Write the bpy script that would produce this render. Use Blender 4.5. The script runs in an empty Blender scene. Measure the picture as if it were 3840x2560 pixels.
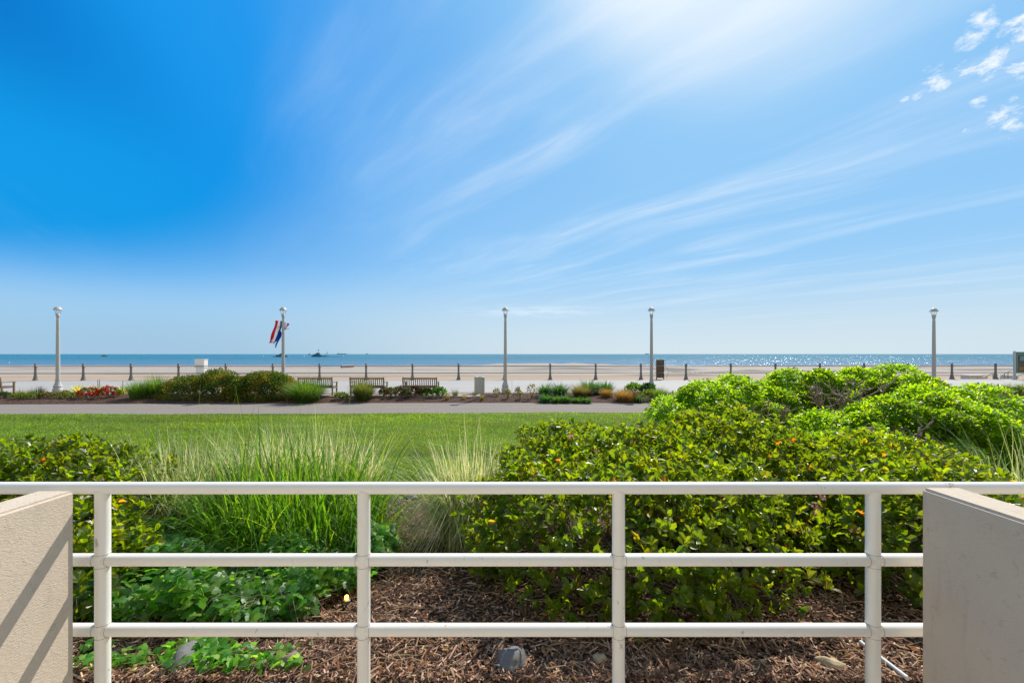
import bpy, bmesh, math, random
import numpy as np
from mathutils import Vector, Matrix, noise as mnoise
R = math.radians
random.seed(7)
rng = np.random.default_rng(11)
scene = bpy.context.scene
COL = scene.collection

# ------------------------------------------------------------------ camera, world, sun, exposure
F = 1600.0            # focal length in photo pixels (3840 wide)
CAMZ = 2.0
HOR = 1327.0          # horizon row in the photo
cam = bpy.data.cameras.new("camera")
cam.sensor_width = 36.0
cam.lens = F / 3840.0 * 36.0
cam.shift_y = (HOR - 1280.0) / 3840.0
cam.clip_start = 0.05
cam.clip_end = 80000
camo = bpy.data.objects.new("camera", cam)
camo.location = (0, 0, CAMZ)
camo.rotation_euler = (R(90), 0, 0)
COL.objects.link(camo)
scene.camera = camo

SUN_AZ, SUN_EL = R(30.5), R(46.4)
SDIR = Vector((math.sin(SUN_AZ) * math.cos(SUN_EL), math.cos(SUN_AZ) * math.cos(SUN_EL), math.sin(SUN_EL)))
sun = bpy.data.lights.new("sun", 'SUN')
sun.energy = 5.0
sun.angle = R(0.5)
sun.color = (1.0, 0.93, 0.83)
suno = bpy.data.objects.new("sun", sun)
suno.rotation_euler = SDIR.to_track_quat('Z', 'Y').to_euler()
suno.location = (20, 30, 40)
COL.objects.link(suno)
scene.view_settings.view_transform = 'Standard'
scene.view_settings.look = 'None'
scene.view_settings.exposure = 0.2
scene.view_settings.gamma = 1.0
scene.render.engine = 'CYCLES'
scene.cycles.use_denoising = True
scene.cycles.max_bounces = 6
scene.cycles.diffuse_bounces = 3
scene.cycles.transmission_bounces = 4
scene.cycles.transparent_max_bounces = 4
scene.cycles.sample_clamp_indirect = 6.0


class NT:
    """tiny node-tree helper"""
    def __init__(s, tree):
        s.t = tree
        s.n = tree.nodes
        s.l = tree.links

    def new(s, typ, **kw):
        n = s.n.new(typ)
        for k, v in kw.items():
            setattr(n, k, v)
        return n

    def put(s, sock, v):
        if isinstance(v, bpy.types.NodeSocket):
            s.l.new(v, sock)
        elif v is not None:
            sock.default_value = v

    def math(s, op, a, b=None, c=None, clamp=False):
        n = s.new('ShaderNodeMath', operation=op, use_clamp=clamp)
        s.put(n.inputs[0], a)
        s.put(n.inputs[1], b)
        s.put(n.inputs[2], c)
        return n.outputs[0]

    def vmath(s, op, a, b=None):
        n = s.new('ShaderNodeVectorMath', operation=op)
        s.put(n.inputs[0], a)
        s.put(n.inputs[1], b)
        return n.outputs['Value'] if op in ('DOT_PRODUCT', 'LENGTH') else n.outputs[0]

    def mix(s, f, a, b, mode='MIX'):
        n = s.new('ShaderNodeMix', data_type='RGBA', blend_type=mode)
        s.put(n.inputs[0], f)
        s.put(n.inputs[6], a)
        s.put(n.inputs[7], b)
        return n.outputs[2]

    def maprange(s, v, a, b, c, d, smooth=True):
        n = s.new('ShaderNodeMapRange', interpolation_type='SMOOTHSTEP' if smooth else 'LINEAR')
        s.put(n.inputs[0], v)
        for i, q in enumerate((a, b, c, d)):
            s.put(n.inputs[i + 1], q)
        return n.outputs[0]

    def noise(s, vec, scale, detail=4, rough=0.55, dist=0.0):
        n = s.new('ShaderNodeTexNoise')
        s.put(n.inputs['Vector'], vec)
        n.inputs['Scale'].default_value = scale
        n.inputs['Detail'].default_value = detail
        n.inputs['Roughness'].default_value = rough
        n.inputs['Distortion'].default_value = dist
        return n.outputs['Fac']

    def mapping(s, vec, loc=(0, 0, 0), rot=(0, 0, 0), scale=(1, 1, 1)):
        n = s.new('ShaderNodeMapping')
        s.put(n.inputs[0], vec)
        n.inputs[1].default_value = loc
        n.inputs[2].default_value = rot
        n.inputs[3].default_value = scale
        return n.outputs[0]


def pxdir(px, py):
    v = Vector(((px - 1920) / F, 1.0, -(py - HOR) / F))
    return v.normalized()


def build_world():
    w = bpy.data.worlds.new("World")
    scene.world = w
    w.use_nodes = True
    t = NT(w.node_tree)
    bg = t.n['Background']
    sky = t.new('ShaderNodeTexSky', sky_type='NISHITA')
    sky.sun_disc = False
    sky.sun_elevation = SUN_EL
    sky.sun_rotation = SUN_AZ
    sky.air_density = 1.0
    sky.dust_density = 0.35
    sky.ozone_density = 3.0
    sky.altitude = 10
    tc = t.new('ShaderNodeTexCoord').outputs['Generated']
    sep = t.new('ShaderNodeSeparateXYZ')
    t.l.new(tc, sep.inputs[0])
    x, y, z = sep.outputs
    sund = t.vmath('DOT_PRODUCT', tc, tuple(SDIR))
    # clear air: azure away from the sun, paling towards it and towards the sea
    def ramp(fac, stops):
        r = t.new('ShaderNodeValToRGB')
        r.color_ramp.interpolation = 'B_SPLINE'
        e = r.color_ramp.elements
        while len(e) < len(stops):
            e.new(0.5)
        for i, (p, c) in enumerate(stops):
            e[i].position = p
            e[i].color = tuple(c) + (1,)
        t.l.new(fac, r.inputs[0])
        return r.outputs[0]
    azure = ramp(sund, [(.38, (.004, .33, .82)), (.50, (.003, .30, .815)), (.64, (.012, .315, .86)), (.75, (.03, .33, .87)), (.85, (.07, .37, .87)),
                        (.92, (.22, .53, .93)), (.955, (.40, .66, .955)), (.99, (.85, .94, 1))])
    deep = t.math('MULTIPLY', t.maprange(z, .30, .52, 0, .62), t.maprange(sund, .60, .38, 0, 1))
    azure = t.mix(deep, azure, (0, .06, .42, 1))
    zhi = ramp(sund, [(.28, (.195, .195, .195)), (.45, (.265, .265, .265)), (.60, (.42, .42, .42)), (.72, (.68, .68, .68)), (.86, (.95, .95, .95))])
    zh = t.new('ShaderNodeSeparateColor')
    t.l.new(zhi, zh.inputs[0])
    k = t.math('DIVIDE', t.math('SUBTRACT', zh.outputs[0], z), t.math('SUBTRACT', zh.outputs[0], 0.06), clamp=True)
    k = t.math('MULTIPLY', t.math('MULTIPLY', k, k), t.math('SUBTRACT', 3.0, t.math('MULTIPLY', k, 2.0)))
    base = t.mix(k, azure, (.34, .64, .955, 1))
    air = t.mix(t.maprange(sund, 0.25, 0.72, 0, 1), (.366, .575, .76, 1), (.655, .785, .86, 1))
    base = t.mix(t.maprange(t.math('DIVIDE', z, t.maprange(sund, .28, .65, .15, .21)), 0.0, 1.0, 1.0, 0.0), base, air)
    base = t.vmath('SCALE', base)
    base.node.inputs['Scale'].default_value = 10.0
    base = t.mix(t.maprange(y, 0.1, -0.3, 0.02, 1.0), base, sky.outputs[0])
    zc = t.math('MAXIMUM', z, 0.02)
    u = t.math('DIVIDE', x, zc)
    v = t.math('DIVIDE', y, zc)
    cmb = t.new('ShaderNodeCombineXYZ')
    t.put(cmb.inputs[0], u)
    t.put(cmb.inputs[1], v)
    plane = cmb.outputs[0]
    # thin cirrus drawn out along one wind direction
    m1 = t.mapping(plane, (0, 0, 0), (0, 0, R(CIRRUS)), (1.0, 1.0, 1))
    warp = t.new('ShaderNodeTexNoise')
    warp.inputs['Scale'].default_value = 0.35
    warp.inputs['Detail'].default_value = 2
    t.l.new(m1, warp.inputs['Vector'])
    wv = t.vmath('SCALE', warp.outputs['Color'])
    wv.node.inputs['Scale'].default_value = 0.9
    m1w = t.vmath('ADD', m1, wv)
    n1 = t.noise(t.mapping(m1w, (3.1, 0.4, 0), (0, 0, 0), (1.0, 0.13, 1)), 1.5, 7, 0.55, 0.2)
    n2 = t.noise(t.mapping(m1w, (7.0, 2.0, 0), (0, 0, 0), (4.0, 0.7, 1)), 2.2, 6, 0.65, 0.4)
    cir = t.maprange(n1, 0.42, 0.76, 0.0, 1.0)
    fine = t.maprange(n2, 0.25, 0.8, 0.45, 1.0)
    cir = t.math('MULTIPLY', cir, fine)
    # the sky is clear away from the sun
    reg = t.maprange(sund, 0.50, 0.90, 0.10, 1.0)
    elev = t.maprange(z, 0.02, 0.16, 0.3, 1.0)
    cir = t.math('MULTIPLY', t.math('MULTIPLY', cir, reg), elev)
    veil = t.math('MULTIPLY', t.maprange(sund, 0.93, 0.995, 0.0, 0.45), t.maprange(n1, 0.3, 0.7, 0.5, 1.1))
    # small low cumulus on the right
    cl = None
    nc = t.noise(t.mapping(tc, (0, 0, 0), (0, R(35), 0), (.7, .7, 1.3)), 22, 8, 0.68, 0.3)
    for (cx, cy, r) in ((2140, 195, 2.0), (2305, 258, 2.0), (2228, 88, 1.5), (2258, 50, 1.4), (2222, 152, 1.3),
                        (2285, 132, 1.7), (2338, 75, 1.7), (2352, 160, 1.5), (2336, 190, 1.0), (2395, 110, 2.4),
                        (2440, 240, 2.6), (2270, 172, .9), (2250, 238, .9),
                        (2280, 316, .8), (2312, 326, .8), (2335, 296, .8), (2222, 298, .6), (2075, 228, .6)):
        d = t.vmath('DOT_PRODUCT', tc, tuple(pxdir(cx * 3840 / 2352, cy * 3840 / 2352)))
        mk = t.maprange(d, math.cos(R(r * 1.05)), 1.0, 0.0, 0.5)
        cl = mk if cl is None else t.math('MAXIMUM', cl, mk)
    cum = t.maprange(t.math('ADD', t.math('MULTIPLY', nc, 2.6), cl), 1.60, 2.15, 0.0, 0.95)
    cum = t.math('MULTIPLY', cum, t.maprange(cl, 0.0, 0.08, 0.0, 1.0))
    # a single flat white streak low over the sea
    d = t.vmath('SUBTRACT', tc, tuple(pxdir(1990, 1168)))
    dm = t.vmath('LENGTH', t.mapping(d, (0, 0, 0), (0, R(5), 0), (0.085, 0.085, 1)))
    stn = t.noise(t.mapping(tc, (0, 0, 0), (0, R(6), 0), (5, 5, 40)), 3.0, 5, 0.6)
    streak = t.math('MULTIPLY', t.maprange(dm, 0.0, 0.022, 1.0, 0.0), t.maprange(stn, 0.35, 0.6, 0.0, 0.6))
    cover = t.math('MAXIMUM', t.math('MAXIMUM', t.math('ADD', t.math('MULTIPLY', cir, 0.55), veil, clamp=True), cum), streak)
    # unseen white veil added to the sky behind the viewer to fill shaded sides
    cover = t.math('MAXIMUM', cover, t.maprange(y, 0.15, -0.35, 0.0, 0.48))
    glow = t.maprange(sund, 0.3, 1.0, 9.6, 10.6)
    ccol = t.new('ShaderNodeCombineXYZ')
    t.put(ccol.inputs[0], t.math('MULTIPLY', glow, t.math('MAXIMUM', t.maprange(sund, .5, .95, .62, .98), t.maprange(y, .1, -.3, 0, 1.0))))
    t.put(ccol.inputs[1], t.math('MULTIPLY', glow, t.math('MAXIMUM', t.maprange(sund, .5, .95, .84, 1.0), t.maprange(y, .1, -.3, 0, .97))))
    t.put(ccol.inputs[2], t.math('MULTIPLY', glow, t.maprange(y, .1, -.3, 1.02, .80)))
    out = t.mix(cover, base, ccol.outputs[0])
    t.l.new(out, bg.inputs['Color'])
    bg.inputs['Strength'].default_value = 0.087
    w.cycles.sampling_method = 'MANUAL'
    w.cycles.sample_map_resolution = 1024


CIRRUS = -35
build_world()


# ------------------------------------------------------------------ helpers
def P(px, py, Y):
    """a point of the photograph (3840 px) at distance Y from the camera"""
    return Vector(((px - 1920) / F * Y, Y, CAMZ - (py - HOR) / F * Y))


def gz(Y):
    """garden level at distance Y"""
    return 0.34 - min(max(Y - 2.2, 0), 4.4) * 0.125


def tag(o, label=None, cat=None, group=None, kind=None):
    if label:
        o['label'] = label
    if cat:
        o['category'] = cat
    if group:
        o['group'] = group
    if kind:
        o['kind'] = kind
    return o


def thing(name, label, cat, loc=(0, 0, 0), group=None, rotz=0):
    o = bpy.data.objects.new(name, None)
    o.empty_display_size = 0.2
    o.location = loc
    o.rotation_euler = (0, 0, rotz)
    COL.objects.link(o)
    return tag(o, label, cat, group)


def link(name, me, mat, parent=None):
    o = bpy.data.objects.new(name, me)
    if mat is not None and not me.materials:
        me.materials.append(mat)
    COL.objects.link(o)
    if parent is not None:
        o.parent = parent
    return o


def smooth(me, on=True):
    me.polygons.foreach_set('use_smooth', [on] * len(me.polygons))


class MB:
    """collects simple shapes into one mesh"""
    def __init__(s):
        s.v = []
        s.f = []
        s.sm = []

    def add(s, vs, fs, sm=False):
        b = len(s.v)
        s.v += [tuple(p) for p in vs]
        s.f += [tuple(i + b for i in f) for f in fs]
        s.sm += [sm] * len(fs)

    def box(s, c, d, bev=0.0, rot=None, taper=1.0):
        hx, hy, hz = d[0] / 2, d[1] / 2, d[2] / 2
        if bev <= 0:
            vs = [(x * hx * (taper if z > 0 else 1), y * hy * (taper if z > 0 else 1), z * hz) for z in (-1, 1) for x, y in ((-1, -1), (1, -1), (1, 1), (-1, 1))]
            fs = [(3, 2, 1, 0), (4, 5, 6, 7), (0, 1, 5, 4), (1, 2, 6, 5), (2, 3, 7, 6), (3, 0, 4, 7)]
        else:
            bm = bmesh.new()
            bmesh.ops.create_cube(bm, size=1)
            for q in bm.verts:
                q.co = Vector((q.co.x * d[0], q.co.y * d[1], q.co.z * d[2]))
            bmesh.ops.bevel(bm, geom=bm.edges[:], offset=bev, segments=2, affect='EDGES', profile=0.7)
            bm.verts.index_update()
            vs = [q.co.copy() for q in bm.verts]
            fs = [[q.index for q in f.verts] for f in bm.faces]
            bm.free()
        if rot is not None:
            vs = [rot @ Vector(q) for q in vs]
        s.add([(q[0] + c[0], q[1] + c[1], q[2] + c[2]) for q in vs], fs)
        return s

    def tube(s, pts, rad, n=8, cap=True):
        pts = [Vector(p) for p in pts]
        if not hasattr(rad, '__len__'):
            rad = [rad] * len(pts)
        vs, fs = [], []
        prev = None
        for i, p in enumerate(pts):
            d = (pts[min(i + 1, len(pts) - 1)] - pts[max(i - 1, 0)]).normalized()
            a = Vector((0, 0, 1)) if abs(d.z) < 0.9 else Vector((1, 0, 0))
            if prev is not None:
                a = prev
            e1 = (a - d * a.dot(d)).normalized()
            prev = e1
            e2 = d.cross(e1)
            for k in range(n):
                th = 2 * math.pi * k / n
                vs.append(p + (e1 * math.cos(th) + e2 * math.sin(th)) * rad[i])
        for i in range(len(pts) - 1):
            for k in range(n):
                fs.append((i * n + k, i * n + (k + 1) % n, (i + 1) * n + (k + 1) % n, (i + 1) * n + k))
        s.add(vs, fs, True)
        if cap:
            m = (len(pts) - 1) * n
            s.add(vs[:n], [tuple(range(n - 1, -1, -1))])
            s.add(vs[m:], [tuple(range(n))])
        return s

    def lathe(s, prof, c=(0, 0, 0), n=20, flute=None, sm=True):
        vs, fs = [], []
        for (r, z) in prof:
            for k in range(n):
                th = 2 * math.pi * k / n
                rr = r * (1 + (flute(th, z) if flute else 0))
                vs.append((c[0] + rr * math.cos(th), c[1] + rr * math.sin(th), c[2] + z))
        for i in range(len(prof) - 1):
            for k in range(n):
                fs.append((i * n + k, i * n + (k + 1) % n, (i + 1) * n + (k + 1) % n, (i + 1) * n + k))
        s.add(vs, fs, sm)
        s.add(vs[:n], [tuple(range(n - 1, -1, -1))])
        s.add(vs[-n:], [tuple(range(n))])
        return s

    def build(s, name, mat, parent=None):
        me = bpy.data.meshes.new(name)
        me.from_pydata([tuple(q) for q in s.v], [], s.f)
        me.polygons.foreach_set('use_smooth', s.sm)
        me.update()
        return link(name, me, mat, parent)


def np_mesh(name, verts, sizes, loops, mat, parent=None, tint=None, sm=False):
    """mesh from numpy arrays; tint is one colour per face"""
    me = bpy.data.meshes.new(name)
    nv, nf, nl = len(verts), len(sizes), len(loops)
    me.vertices.add(nv)
    me.vertices.foreach_set('co', np.ascontiguousarray(verts, np.float32).ravel())
    me.loops.add(nl)
    me.loops.foreach_set('vertex_index', np.ascontiguousarray(loops, np.int32))
    me.polygons.add(nf)
    st = np.concatenate([[0], np.cumsum(sizes)[:-1]]).astype(np.int32)
    me.polygons.foreach_set('loop_start', st)
    me.polygons.foreach_set('use_smooth', np.full(nf, sm, dtype=bool))
    if tint is not None:
        a = me.attributes.new('tint', 'FLOAT_COLOR', 'FACE')
        c4 = np.ones((nf, 4), np.float32)
        c4[:, :3] = tint
        a.data.foreach_set('color', c4.ravel())
    me.update(calc_edges=True)
    return link(name, me, mat, parent)


def unit(a):
    return a / np.maximum(np.linalg.norm(a, axis=-1, keepdims=True), 1e-9)


LEAF = {
    # along, across, lift ; faces
    'oval': (np.array([(0, 0, 0), (.33, .40, .07), (.74, .45, .06), (1, 0, -.10), (.74, -.45, .06), (.33, -.40, .07), (.36, 0, -.01), (.75, 0, -.05)]),
             [(0, 6, 1), (6, 7, 2, 1), (7, 3, 2), (0, 5, 6), (6, 5, 4, 7), (7, 4, 3)]),
    'spoon': (np.array([(0, 0, 0), (.5, .27, .05), (.86, .44, .03), (1, 0, -.06), (.86, -.44, .03), (.5, -.27, .05), (.62, 0, -.02)]),
              [(0, 6, 1), (6, 3, 2, 1), (0, 5, 6), (6, 5, 4, 3)]),
    'ivy': (np.array([(.34, 0, .04), (.02, 0, 0), (-.10, .30, -.02), (.16, .52, -.05), (.40, .30, 0), (.62, .34, -.02), (1.0, 0, -.08), (.62, -.34, -.02), (.40, -.30, 0), (.16, -.52, -.05), (-.10, -.30, -.02)]),
            [(0, 1, 2, 3), (0, 3, 4, 5), (0, 5, 6), (0, 6, 7), (0, 7, 8, 9), (0, 9, 10, 1)]),
    'small': (np.array([(0, 0, 0), (.55, .5, .06), (1, 0, -.03), (.55, -.5, .06)]), [(0, 2, 1), (0, 3, 2)]),
}


def leaf_mesh(name, p, d, nrm, L, W, tint, shape, mat, parent):
    pts, faces = LEAF[shape]
    d = unit(d)
    s = unit(np.cross(d, nrm))
    n = np.cross(s, d)
    N, k = len(p), len(pts)
    L = np.broadcast_to(np.asarray(L, float), (N,))
    W = np.broadcast_to(np.asarray(W, float), (N,))
    V = (p[:, None, :] + d[:, None, :] * (L[:, None] * pts[None, :, 0])[..., None]
         + s[:, None, :] * (W[:, None] * pts[None, :, 1])[..., None]
         + n[:, None, :] * (L[:, None] * pts[None, :, 2])[..., None])
    sz = np.tile([len(f) for f in faces], N)
    lp = np.concatenate([np.array(f) for f in faces])
    loops = (np.arange(N)[:, None] * k + lp[None, :]).ravel()
    return np_mesh(name, V.reshape(-1, 3), sz, loops, mat, parent, np.repeat(tint, len(faces), axis=0))


def rosettes(p, axis, K, L, W, open_, jit=0.25, lj=0.25):
    """K leaves in a whorl about each axis -> p, d, n, L, W per leaf"""
    N = len(p)
    ax = unit(axis)
    ref = rng.normal(size=(N, 3))
    e1 = unit(ref - ax * (ref * ax).sum(1, keepdims=True))
    e2 = np.cross(ax, e1)
    th = (np.arange(K)[None, :] / K * 2 * np.pi + rng.uniform(0, 6.28, (N, 1)) + rng.normal(0, .25, (N, K)))
    el = rng.normal(open_, 0.28, (N, K))
    rad = e1[:, None, :] * np.cos(th)[..., None] + e2[:, None, :] * np.sin(th)[..., None]
    d = rad * np.cos(el)[..., None] + ax[:, None, :] * np.sin(el)[..., None]
    d = unit(d + rng.normal(0, jit * .5, d.shape))
    n = unit(ax[:, None, :] * np.cos(el)[..., None] - rad * np.sin(el)[..., None] + rng.normal(0, jit, d.shape))
    back = rng.uniform(-.6, .3, (N, K, 1)) * L
    pp = p[:, None, :] + ax[:, None, :] * back
    LL = L * rng.uniform(1 - lj, 1 + lj, (N, K))
    return pp.reshape(-1, 3), d.reshape(-1, 3), n.reshape(-1, 3), LL.ravel(), LL.ravel() * W / L


def palette(n, cols, wts, var=0.18):
    c = np.array(cols)
    w = np.array(wts, float)
    t = c[rng.choice(len(c), n, p=w / w.sum())]
    t = t * rng.uniform(1 - var, 1 + var, (n, 1)) * rng.uniform(.93, 1.07, (n, 3))
    return np.clip(t, 0.004, .9)


def blade_mesh(name, base, az, length, reach, width, tint, mat, parent, seg=6, droop=0.35, stiff=1.9, kink=0.0):
    """arching grass blades; tint (N,3), may be (N,seg,3)"""
    N = len(base)
    t = np.linspace(0, 1, seg + 1)
    dirh = np.stack([np.cos(az), np.sin(az), np.zeros(N)], 1)
    tw = az + np.pi / 2 + rng.normal(0, .5, N)
    side = np.stack([np.cos(tw), np.sin(tw), rng.normal(0, .15, N)], 1)
    droop = np.broadcast_to(np.asarray(droop, float), (N,))
    out = reach[:, None] * (0.25 * t[None, :] + 0.75 * t[None, :] ** stiff)
    up = length[:, None] * (t[None, :] - droop[:, None] * t[None, :] ** 3)
    if kink:
        kk = np.where(rng.random(N) < kink, rng.uniform(.4, 1.5, N), 0)[:, None]
        past = np.maximum(t[None, :] - rng.uniform(.45, .8, N)[:, None], 0)
        out = out + kk * length[:, None] * past * .55
        up = np.maximum(up - kk * length[:, None] * past * 1.1, .03 * t[None, :])
    wig = rng.normal(0, .004, (N, seg + 1)) * length[:, None] * t[None, :]
    c = base[:, None, :] + dirh[:, None, :] * out[..., None] + np.array([0, 0, 1.0]) * up[..., None] + side[:, None, :] * wig[..., None]
    w = width[:, None] * np.clip(1 - t[None, :] ** 2.2, 0.04, 1) * (0.55 + .45 * np.minimum(t[None, :] * 4, 1))
    V = np.stack([c - side[:, None, :] * w[..., None] / 2, c + side[:, None, :] * w[..., None] / 2], 2).reshape(N, -1, 3)
    f = np.array([(2 * i, 2 * i + 1, 2 * i + 3, 2 * i + 2) for i in range(seg)]).ravel()
    loops = (np.arange(N)[:, None] * (2 * (seg + 1)) + f[None, :]).ravel()
    if tint.ndim == 2:
        tint = np.repeat(tint, seg, axis=0)
    else:
        tint = tint.reshape(-1, 3)
    return np_mesh(name, V.reshape(-1, 3), np.full(N * seg, 4), loops, mat, parent, tint)


# ------------------------------------------------------------------ materials
def new_mat(name):
    m = bpy.data.materials.new(name)
    m.use_nodes = True
    t = NT(m.node_tree)
    return m, t, t.n['Principled BSDF']


def leaf_mat(name, rough, gain, fac, spec=0.5, front=1.0):
    m, t, b = new_mat(name)
    at = t.new('ShaderNodeAttribute', attribute_name='tint')
    t.l.new(t.vmath('MULTIPLY', at.outputs['Color'], (front, front, front)), b.inputs['Base Color'])
    b.inputs['Roughness'].default_value = rough
    b.inputs['Specular IOR Level'].default_value = spec
    tr = t.new('ShaderNodeBsdfTranslucent')
    g = t.vmath('MULTIPLY', at.outputs['Color'], gain)
    t.l.new(g, tr.inputs['Color'])
    mx = t.new('ShaderNodeMixShader')
    mx.inputs[0].default_value = fac
    t.l.new(b.outputs[0], mx.inputs[1])
    t.l.new(tr.outputs[0], mx.inputs[2])
    t.l.new(mx.outputs[0], t.n['Material Output'].inputs['Surface'])
    return m


def plain(name, col, rough=0.6, var=0.12, scale=6.0, bump=0.0, bscale=60.0, metal=0.0, spec=0.4, dirt=None):
    """painted / stone / metal surface with uneven tone, fine bump and spots of wear"""
    m, t, b = new_mat(name)
    co = t.new('ShaderNodeTexCoord').outputs['Object']
    n = t.noise(co, scale, 5, 0.6)
    c = Vector(col)
    lo, hi = [tuple(c * (1 + k)) + (1,) for k in (-var, var)]
    colr = t.mix(n, lo, hi)
    if dirt:
        dn = t.noise(t.mapping(co, (3, 1, 2), (0, 0, 0), dirt[2] if len(dirt) > 2 else (1, 1, 1)), dirt[1], 6, 0.7)
        colr = t.mix(t.maprange(dn, .62, .74, 0, .75), colr, tuple(dirt[0]) + (1,))
    t.l.new(colr, b.inputs['Base Color'])
    b.inputs['Roughness'].default_value = rough
    b.inputs['Metallic'].default_value = metal
    b.inputs['Specular IOR Level'].default_value = spec
    if bump:
        bp = t.new('ShaderNodeBump')
        bp.inputs['Strength'].default_value = bump
        bp.inputs['Distance'].default_value = 0.01
        t.l.new(t.noise(co, bscale, 4, 0.6), bp.inputs['Height'])
        t.l.new(bp.outputs[0], b.inputs['Normal'])
    return m


def tint_mat(name, rough=0.8, spec=0.3):
    m, t, b = new_mat(name)
    at = t.new('ShaderNodeAttribute', attribute_name='tint')
    t.l.new(at.outputs['Color'], b.inputs['Base Color'])
    b.inputs['Roughness'].default_value = rough
    b.inputs['Specular IOR Level'].default_value = spec
    return m


M = {}
M['leaf'] = leaf_mat('hawthorn_leaf', 0.36, (4.6, 4.2, 0.7), 0.46, 0.5, 0.6)
M['pitt'] = leaf_mat('pittosporum_leaf', 0.36, (6.8, 5.4, 0.8), 0.47, 0.45, 0.65)
M['ivyleaf'] = leaf_mat('ivy_leaf', 0.40, (4.2, 4.0, 1.5), 0.44, 0.4, 0.8)
M['grass'] = leaf_mat('grass_blade', 0.45, (3.2, 2.9, 1.3), 0.48, 0.35)
M['pale'] = leaf_mat('striped_grass_blade', 0.5, (1.7, 1.55, 1.0), 0.48, 0.35)
M['far'] = leaf_mat('bed_leaf', 0.5, (2.8, 2.6, 1.2), 0.40, 0.25)
M['petal'] = leaf_mat('petal', 0.6, (1.5, 1.3, 1.3), 0.4, 0.2)
M['bark'] = plain('bark', (0.17, 0.13, 0.10), 0.85, 0.3, 25, 0.5, 80)
M['limb'] = plain('bare_limb', (0.34, 0.25, 0.18), 0.8, 0.25, 12, 0.3, 60)
M['chip'] = tint_mat('mulch_chip', 0.85, 0.25)
M['rail'] = plain('white_rail_paint', (0.82, 0.795, 0.735), 0.34, 0.05, 5, 0.03, 30, 0, 0.5, ((0.24, 0.19, 0.14), 20, (1, 1, .6)))
M['seam'] = plain('grimy_paint', (0.42, 0.37, 0.31), 0.6, 0.3, 30)
M['lamp_paint'] = plain('lamp_paint', (0.47, 0.46, 0.445), 0.45, 0.05, 4, 0, 40, 0, 0.45, ((0.5, 0.46, 0.42), 9))
M['dark_iron'] = plain('weathered_iron', (0.16, 0.145, 0.13), 0.45, 0.2, 8, 0.1, 60, 0.3, 0.5)
M['iron_rail'] = plain('rail_iron', (0.20, 0.18, 0.165), 0.35, 0.12, 4, 0, 40, 0.3, 0.5)
M['teak'] = plain('weathered_teak', (0.23, 0.155, 0.10), 0.65, 0.25, 7, 0.15, 50)
M['bin'] = plain('grey_bin_paint', (0.50, 0.50, 0.47), 0.5, 0.06, 4, 0, 40, 0, 0.4)
M['white'] = plain('white_paint', (0.78, 0.77, 0.74), 0.5, 0.06, 5, 0, 40, 0, 0.4, ((0.5, 0.48, 0.44), 8))
M['rock'] = plain('boulder', (0.16, 0.155, 0.15), 0.8, 0.45, 14, 0.8, 26, 0, 0.3, ((0.46, 0.45, 0.42), 7))
M['rock_tan'] = plain('tan_stone', (0.42, 0.33, 0.20), 0.8, 0.3, 14, 0.6, 40)
M['rock_brown'] = plain('brown_stone', (0.20, 0.165, 0.14), 0.8, 0.3, 12, 0.6, 30)
M['brown_sign'] = plain('sign_timber', (0.12, 0.085, 0.06), 0.7, 0.25, 9, 0.2, 40)
M['ship'] = plain('ship_hull', (0.045, 0.17, 0.26), 0.6, 0.15, .2)
M['ship_light'] = plain('ship_house', (0.07, 0.18, 0.24), 0.6, 0.15, .2)
M['rust'] = plain('rusty_steel', (0.30, 0.15, 0.08), 0.7, 0.2, .5)
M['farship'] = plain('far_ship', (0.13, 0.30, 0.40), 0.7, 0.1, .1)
M['pipe'] = plain('beach_pipe', (0.52, 0.42, 0.33), 0.7, 0.15, 2)
M['black'] = plain('black_void', (0.015, 0.015, 0.015), 0.9, 0.1, 3)
M['pvc'] = plain('pvc', (0.48, 0.50, 0.52), 0.4, 0.06, 8)


def stucco(name, col, coarse):
    m, t, b = new_mat(name)
    co = t.new('ShaderNodeTexCoord').outputs['Object']
    n = t.noise(co, 2.2, 6, 0.65)
    n2 = t.noise(co, 26, 4, 0.6)
    c = Vector(col)
    c1 = t.mix(n, tuple(c * .86) + (1,), tuple(c * 1.10) + (1,))
    c2 = t.mix(t.maprange(n2, .58, .72, 0, .35), c1, tuple(c * .62) + (1,))
    st = t.noise(t.mapping(co, (0, 0, 0), (0, 0, 0), (9, 9, .9)), 1.6, 5, .65)
    c2 = t.mix(t.maprange(st, .52, .75, 0, .32), c2, tuple(c * .55) + (1,))
    t.l.new(c2, b.inputs['Base Color'])
    b.inputs['Roughness'].default_value = 0.9
    b.inputs['Specular IOR Level'].default_value = 0.2
    bp = t.new('ShaderNodeBump')
    bp.inputs['Strength'].default_value = 0.45
    bp.inputs['Distance'].default_value = 0.012
    h = t.math('ADD', t.noise(t.mapping(co, (0, 0, 0), (0, 0, 0), (1, .55, 1.5)), coarse, 3, 0.6, 0.6), t.math('MULTIPLY', t.noise(co, coarse * 3.3, 2, .5), .35))
    t.l.new(h, bp.inputs['Height'])
    t.l.new(bp.outputs[0], b.inputs['Normal'])
    return m


M['stucco'] = stucco('wall_stucco', (0.59, 0.50, 0.395), 130)


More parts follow.
